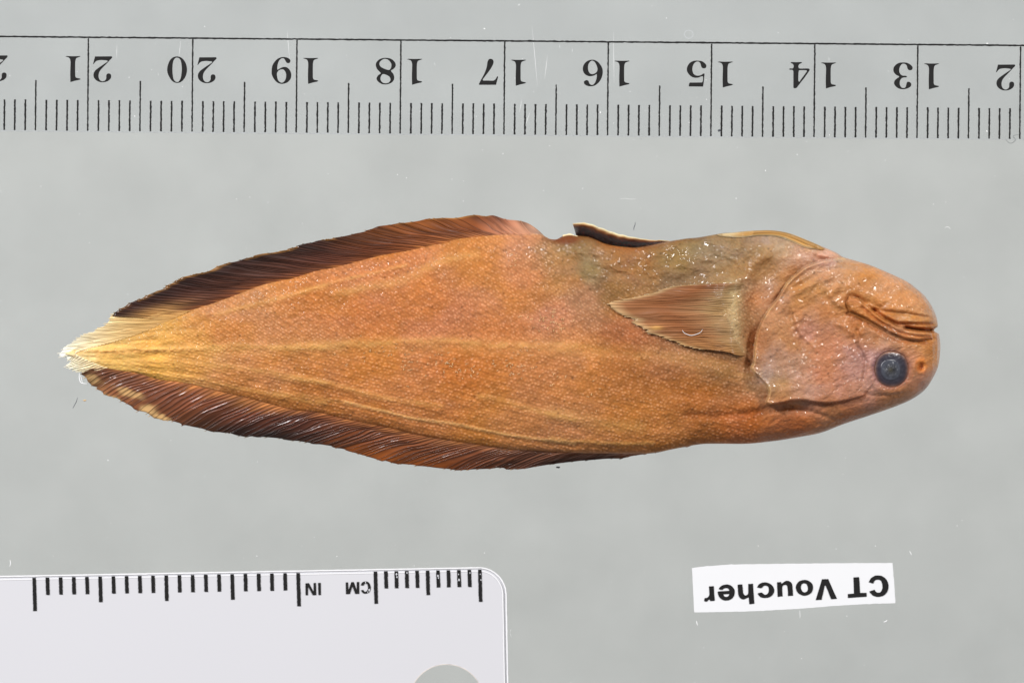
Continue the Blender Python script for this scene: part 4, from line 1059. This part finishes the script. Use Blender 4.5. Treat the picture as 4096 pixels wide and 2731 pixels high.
# lifted, curled scales scattered on the flank: one mass of tiny flakes
Vf, Ff, Cf = [], [], []
spots = [(2180,1280,70,34,26),(2250,1300,40,30,12),(2060,1470,60,40,26),(1800,1460,60,40,16),(1900,1490,50,25,12),(1620,1450,60,60,16),(2230,1520,40,30,6),(1500,1400,200,60,14),(2130,1390,70,40,8),(1740,1430,30,30,8),(2060,1040,20,40,6),(2380,1560,80,60,5)]
for cx, cy, sx, sy, n in spots:
    for _ in range(n):
        x0 = cx + rng.normal() * sx * .6; y0 = cy + rng.normal() * sy * .6
        r_ = rng.uniform(5, 9); a0 = rng.uniform(1.6, 4.2); sp = rng.uniform(1.2, 2.6)
        k = 7
        aa = a0 + np.linspace(0, sp, k)
        o_ = np.stack([x0 + r_ * np.cos(aa), y0 + r_ * 0.8 * np.sin(aa)], 1)
        i_ = np.stack([x0 + (r_ - rng.uniform(3.0, 5.0)) * np.cos(aa), y0 + (r_ - 3) * 0.8 * np.sin(aa)], 1)
        vo = tosurf(o_, 2.0 + rng.uniform(0, 1.0)); vi = tosurf(i_, 1.0)
        vo2 = tosurf(o_, 0.0)
        s0 = len(Vf)
        Vf.extend(np.concatenate([vo, vi, vo2]))
        cc = lin((228, 170, 118)) * rng.uniform(0.6, 0.95)
        Cf.extend([cc] * (3 * k))
        for q_ in range(k - 1):
            Ff.append([s0 + q_, s0 + q_ + 1, s0 + k + q_ + 1, s0 + k + q_])
            Ff.append([s0 + 2*k + q_, s0 + 2*k + q_ + 1, s0 + q_ + 1, s0 + q_])
tag(mesh_obj('loose_scales', np.array(Vf), np.array(Ff), M['skin'], fish, np.array(Cf)), kind='stuff')

# ------------------------------------------------------------------ lint and dust on the glass
def fibre(pts, r, mat, label, z=2.5, zfun=None, group=None):
    P = resample(catmull(pts, 8), max(8, int(len(pts) * 6)))
    n = len(P)
    zz = np.full(n, z) if zfun is None else zfun(P) + z
    t = np.gradient(P, axis=0); t /= np.maximum(np.linalg.norm(t, axis=1, keepdims=True), 1e-6)
    nr = np.stack([-t[:, 1], t[:, 0]], 1)
    rad = 0.85 * r * np.sin(np.linspace(0.25, math.pi - 0.25, n))**0.5
    V = []
    for a in np.linspace(0, 2 * math.pi, 6, endpoint=False):
        q = P + nr * (rad * math.cos(a))[:, None]
        zq = np.maximum(zz + rad * math.sin(a), 0.3)
        x, y, _ = plan(q[:, 0], q[:, 1], zz)
        V.append(np.stack([x, y, zq / S], 1))
    V = np.stack(V, 1).reshape(-1, 3); k = 6
    i = np.arange(n - 1)[:, None]; j = np.arange(k)[None]
    a = i * k + j; b = i * k + (j + 1) % k
    Fq = np.stack([a, a + k, b + k, b], -1).reshape(-1, 4)
    o = mesh_obj('lint_fibre', V, Fq, M[mat])
    return tag(o, label, 'lint', group or 'lint on the glass')
fibre([(2541,889),(2540,900),(2536,910),(2535,921)], 1.6, 'lint_dark', 'short dark lint hair just above the slit belly')
fibre([(310,1589),(306,1605),(298,1620),(291,1633)], 1.5, 'lint_dark', 'dark blue lint hair on the glass below the tail')
fibre([(3779,912),(3786,908),(3795,909),(3802,917)], 1.1, 'lint_white', 'tiny white curved lint above the snout')
fibre([(40,2238),(42,2252),(39,2264)], 1.9, 'lint_white', 'white lint hair above the left end of the white ruler')
fibre([(3638,2203),(3643,2211),(3646,2219)], 1.9, 'lint_white', 'white lint hair above the right end of the paper label')
fibre([(2786,2482),(2788,2492),(2791,2500)], 2.2, 'lint_white', 'white lint hair below the left end of the paper label')
fibre([(3534,2487),(3543,2484),(3549,2478)], 2.2, 'lint_white', 'white lint hair below the right end of the paper label')
fibre([(3199,2440),(3200,2455),(3200,2470)], 1.2, 'lint_white', 'thin white lint hair under the middle of the paper label')
fibre([(2480,796),(2500,794),(2520,797),(2545,796)], 0.6, 'lint_white', 'faint white lint thread lying high above the belly slit')
fibre([(2046,2545),(2040,2530),(2044,2515)], 0.9, 'lint_white', 'faint lint thread at the right edge of the white ruler')
fibre([(4020,556),(4042,574),(4062,560),(4052,545),(4078,538)], 0.9, 'lint_dark', 'looped grey lint thread at the right end of the clear ruler', z=4)
sz = lambda P: body_z(P[:, 0], P[:, 1], False)
fibre([(2729,1320),(2738,1332),(2762,1341),(2785,1337),(2803,1328),(2810,1317)], 1.3, 'lint_white', 'curved white lint hair lying on the side fin', z=22, zfun=sz, group='lint on the fish')
fibre([(318,1492),(317,1510),(322,1528),(332,1533),(347,1534)], 2.2, 'lint_white', 'white lint strand caught at the frayed root of the tail', z=12)
fibre([(322,1500),(326,1516),(330,1530)], 1.4, 'lint_white', 'thin white lint strand beside the tail root strand', z=10)
# small crumbs
def crumb(x, y, r, mat, label, cat='crumb'):
    n = 10
    aa = np.linspace(0, 2 * math.pi, n, endpoint=False)
    rr = r * (0.6 + 0.8 * rng.random(n))
    V = []
    for lev, sc_ in ((0.4, 0.9), (r * 0.35, 1.0), (r * 0.8, 0.55)):
        X = x + rr * sc_ * np.cos(aa) * 1.3; Y = y + rr * sc_ * np.sin(aa) * 0.7
        a, b, _ = plan(X, Y, lev); V.append(np.stack([a, b, np.full(n, lev / S)], 1))
    V = np.concatenate(V)
    Fq = [[k * n + i, k * n + (i + 1) % n, (k + 1) * n + (i + 1) % n, (k + 1) * n + i] for k in (0, 1) for i in range(n)]
    Fq += [list(range(n))[::-1], [2 * n + i for i in range(n)]]
    o = mesh_obj('crumb', V, Fq, M[mat])
    return tag(o, label, cat)
crumb(338, 1601, 5, 'crumb', 'pale tan crumb beside the dark hair below the tail')
crumb(2232, 1868, 5, 'lint_dark', 'grey crumb just below the back fin')
crumb(2877, 522, 7, 'lint_dark', 'grey speck touching a millimetre tick of the clear ruler', 'speck')
# dust: uncountable pale specks
Vd, Fd = [], []
for q in range(420):
    x, y = rng.uniform(-100, 4200), rng.uniform(-60, 2790)
    on_clear = y < ruler_y(x) + 372
    on_white = x < 2045 and y > wy(x) - 8
    if on_white or (2690 < x < 3600 and 2240 < y < 2460) : continue
    if 230 < x < 3780 and y_top(x) - 130 < y < y_bot(x) + 120: continue
    r_ = rng.uniform(0.7, 1.6) * (1.7 if rng.random() < 0.10 else 1)
    z0 = RT + 1.6 if on_clear else 0.3
    el = rng.uniform(1, 2.2); an = rng.uniform(0, 3.14)
    s0 = len(Vd)
    for lev, s1 in ((0, 1.0), (r_ * 0.7, 0.5)):
        for a in np.linspace(0, 2 * math.pi, 5, endpoint=False):
            dx, dy = r_ * s1 * el * math.cos(a), r_ * s1 * math.sin(a)
            X = x + dx * math.cos(an) - dy * math.sin(an); Y = y + dx * math.sin(an) + dy * math.cos(an)
            p = plan(X, Y, z0); Vd.append((float(p[0]), float(p[1]), (z0 + lev) / S))
    for i_ in range(5):
        Fd.append([s0 + i_, s0 + (i_ + 1) % 5, s0 + 5 + (i_ + 1) % 5, s0 + 5 + i_])
    Fd.append([s0 + 5 + i_ for i_ in range(5)])
tag(mesh_obj('dust', np.array(Vd), Fd, M['lint_white']), 'fine pale dust specks scattered over the glass and clear ruler', 'dust', kind='stuff')
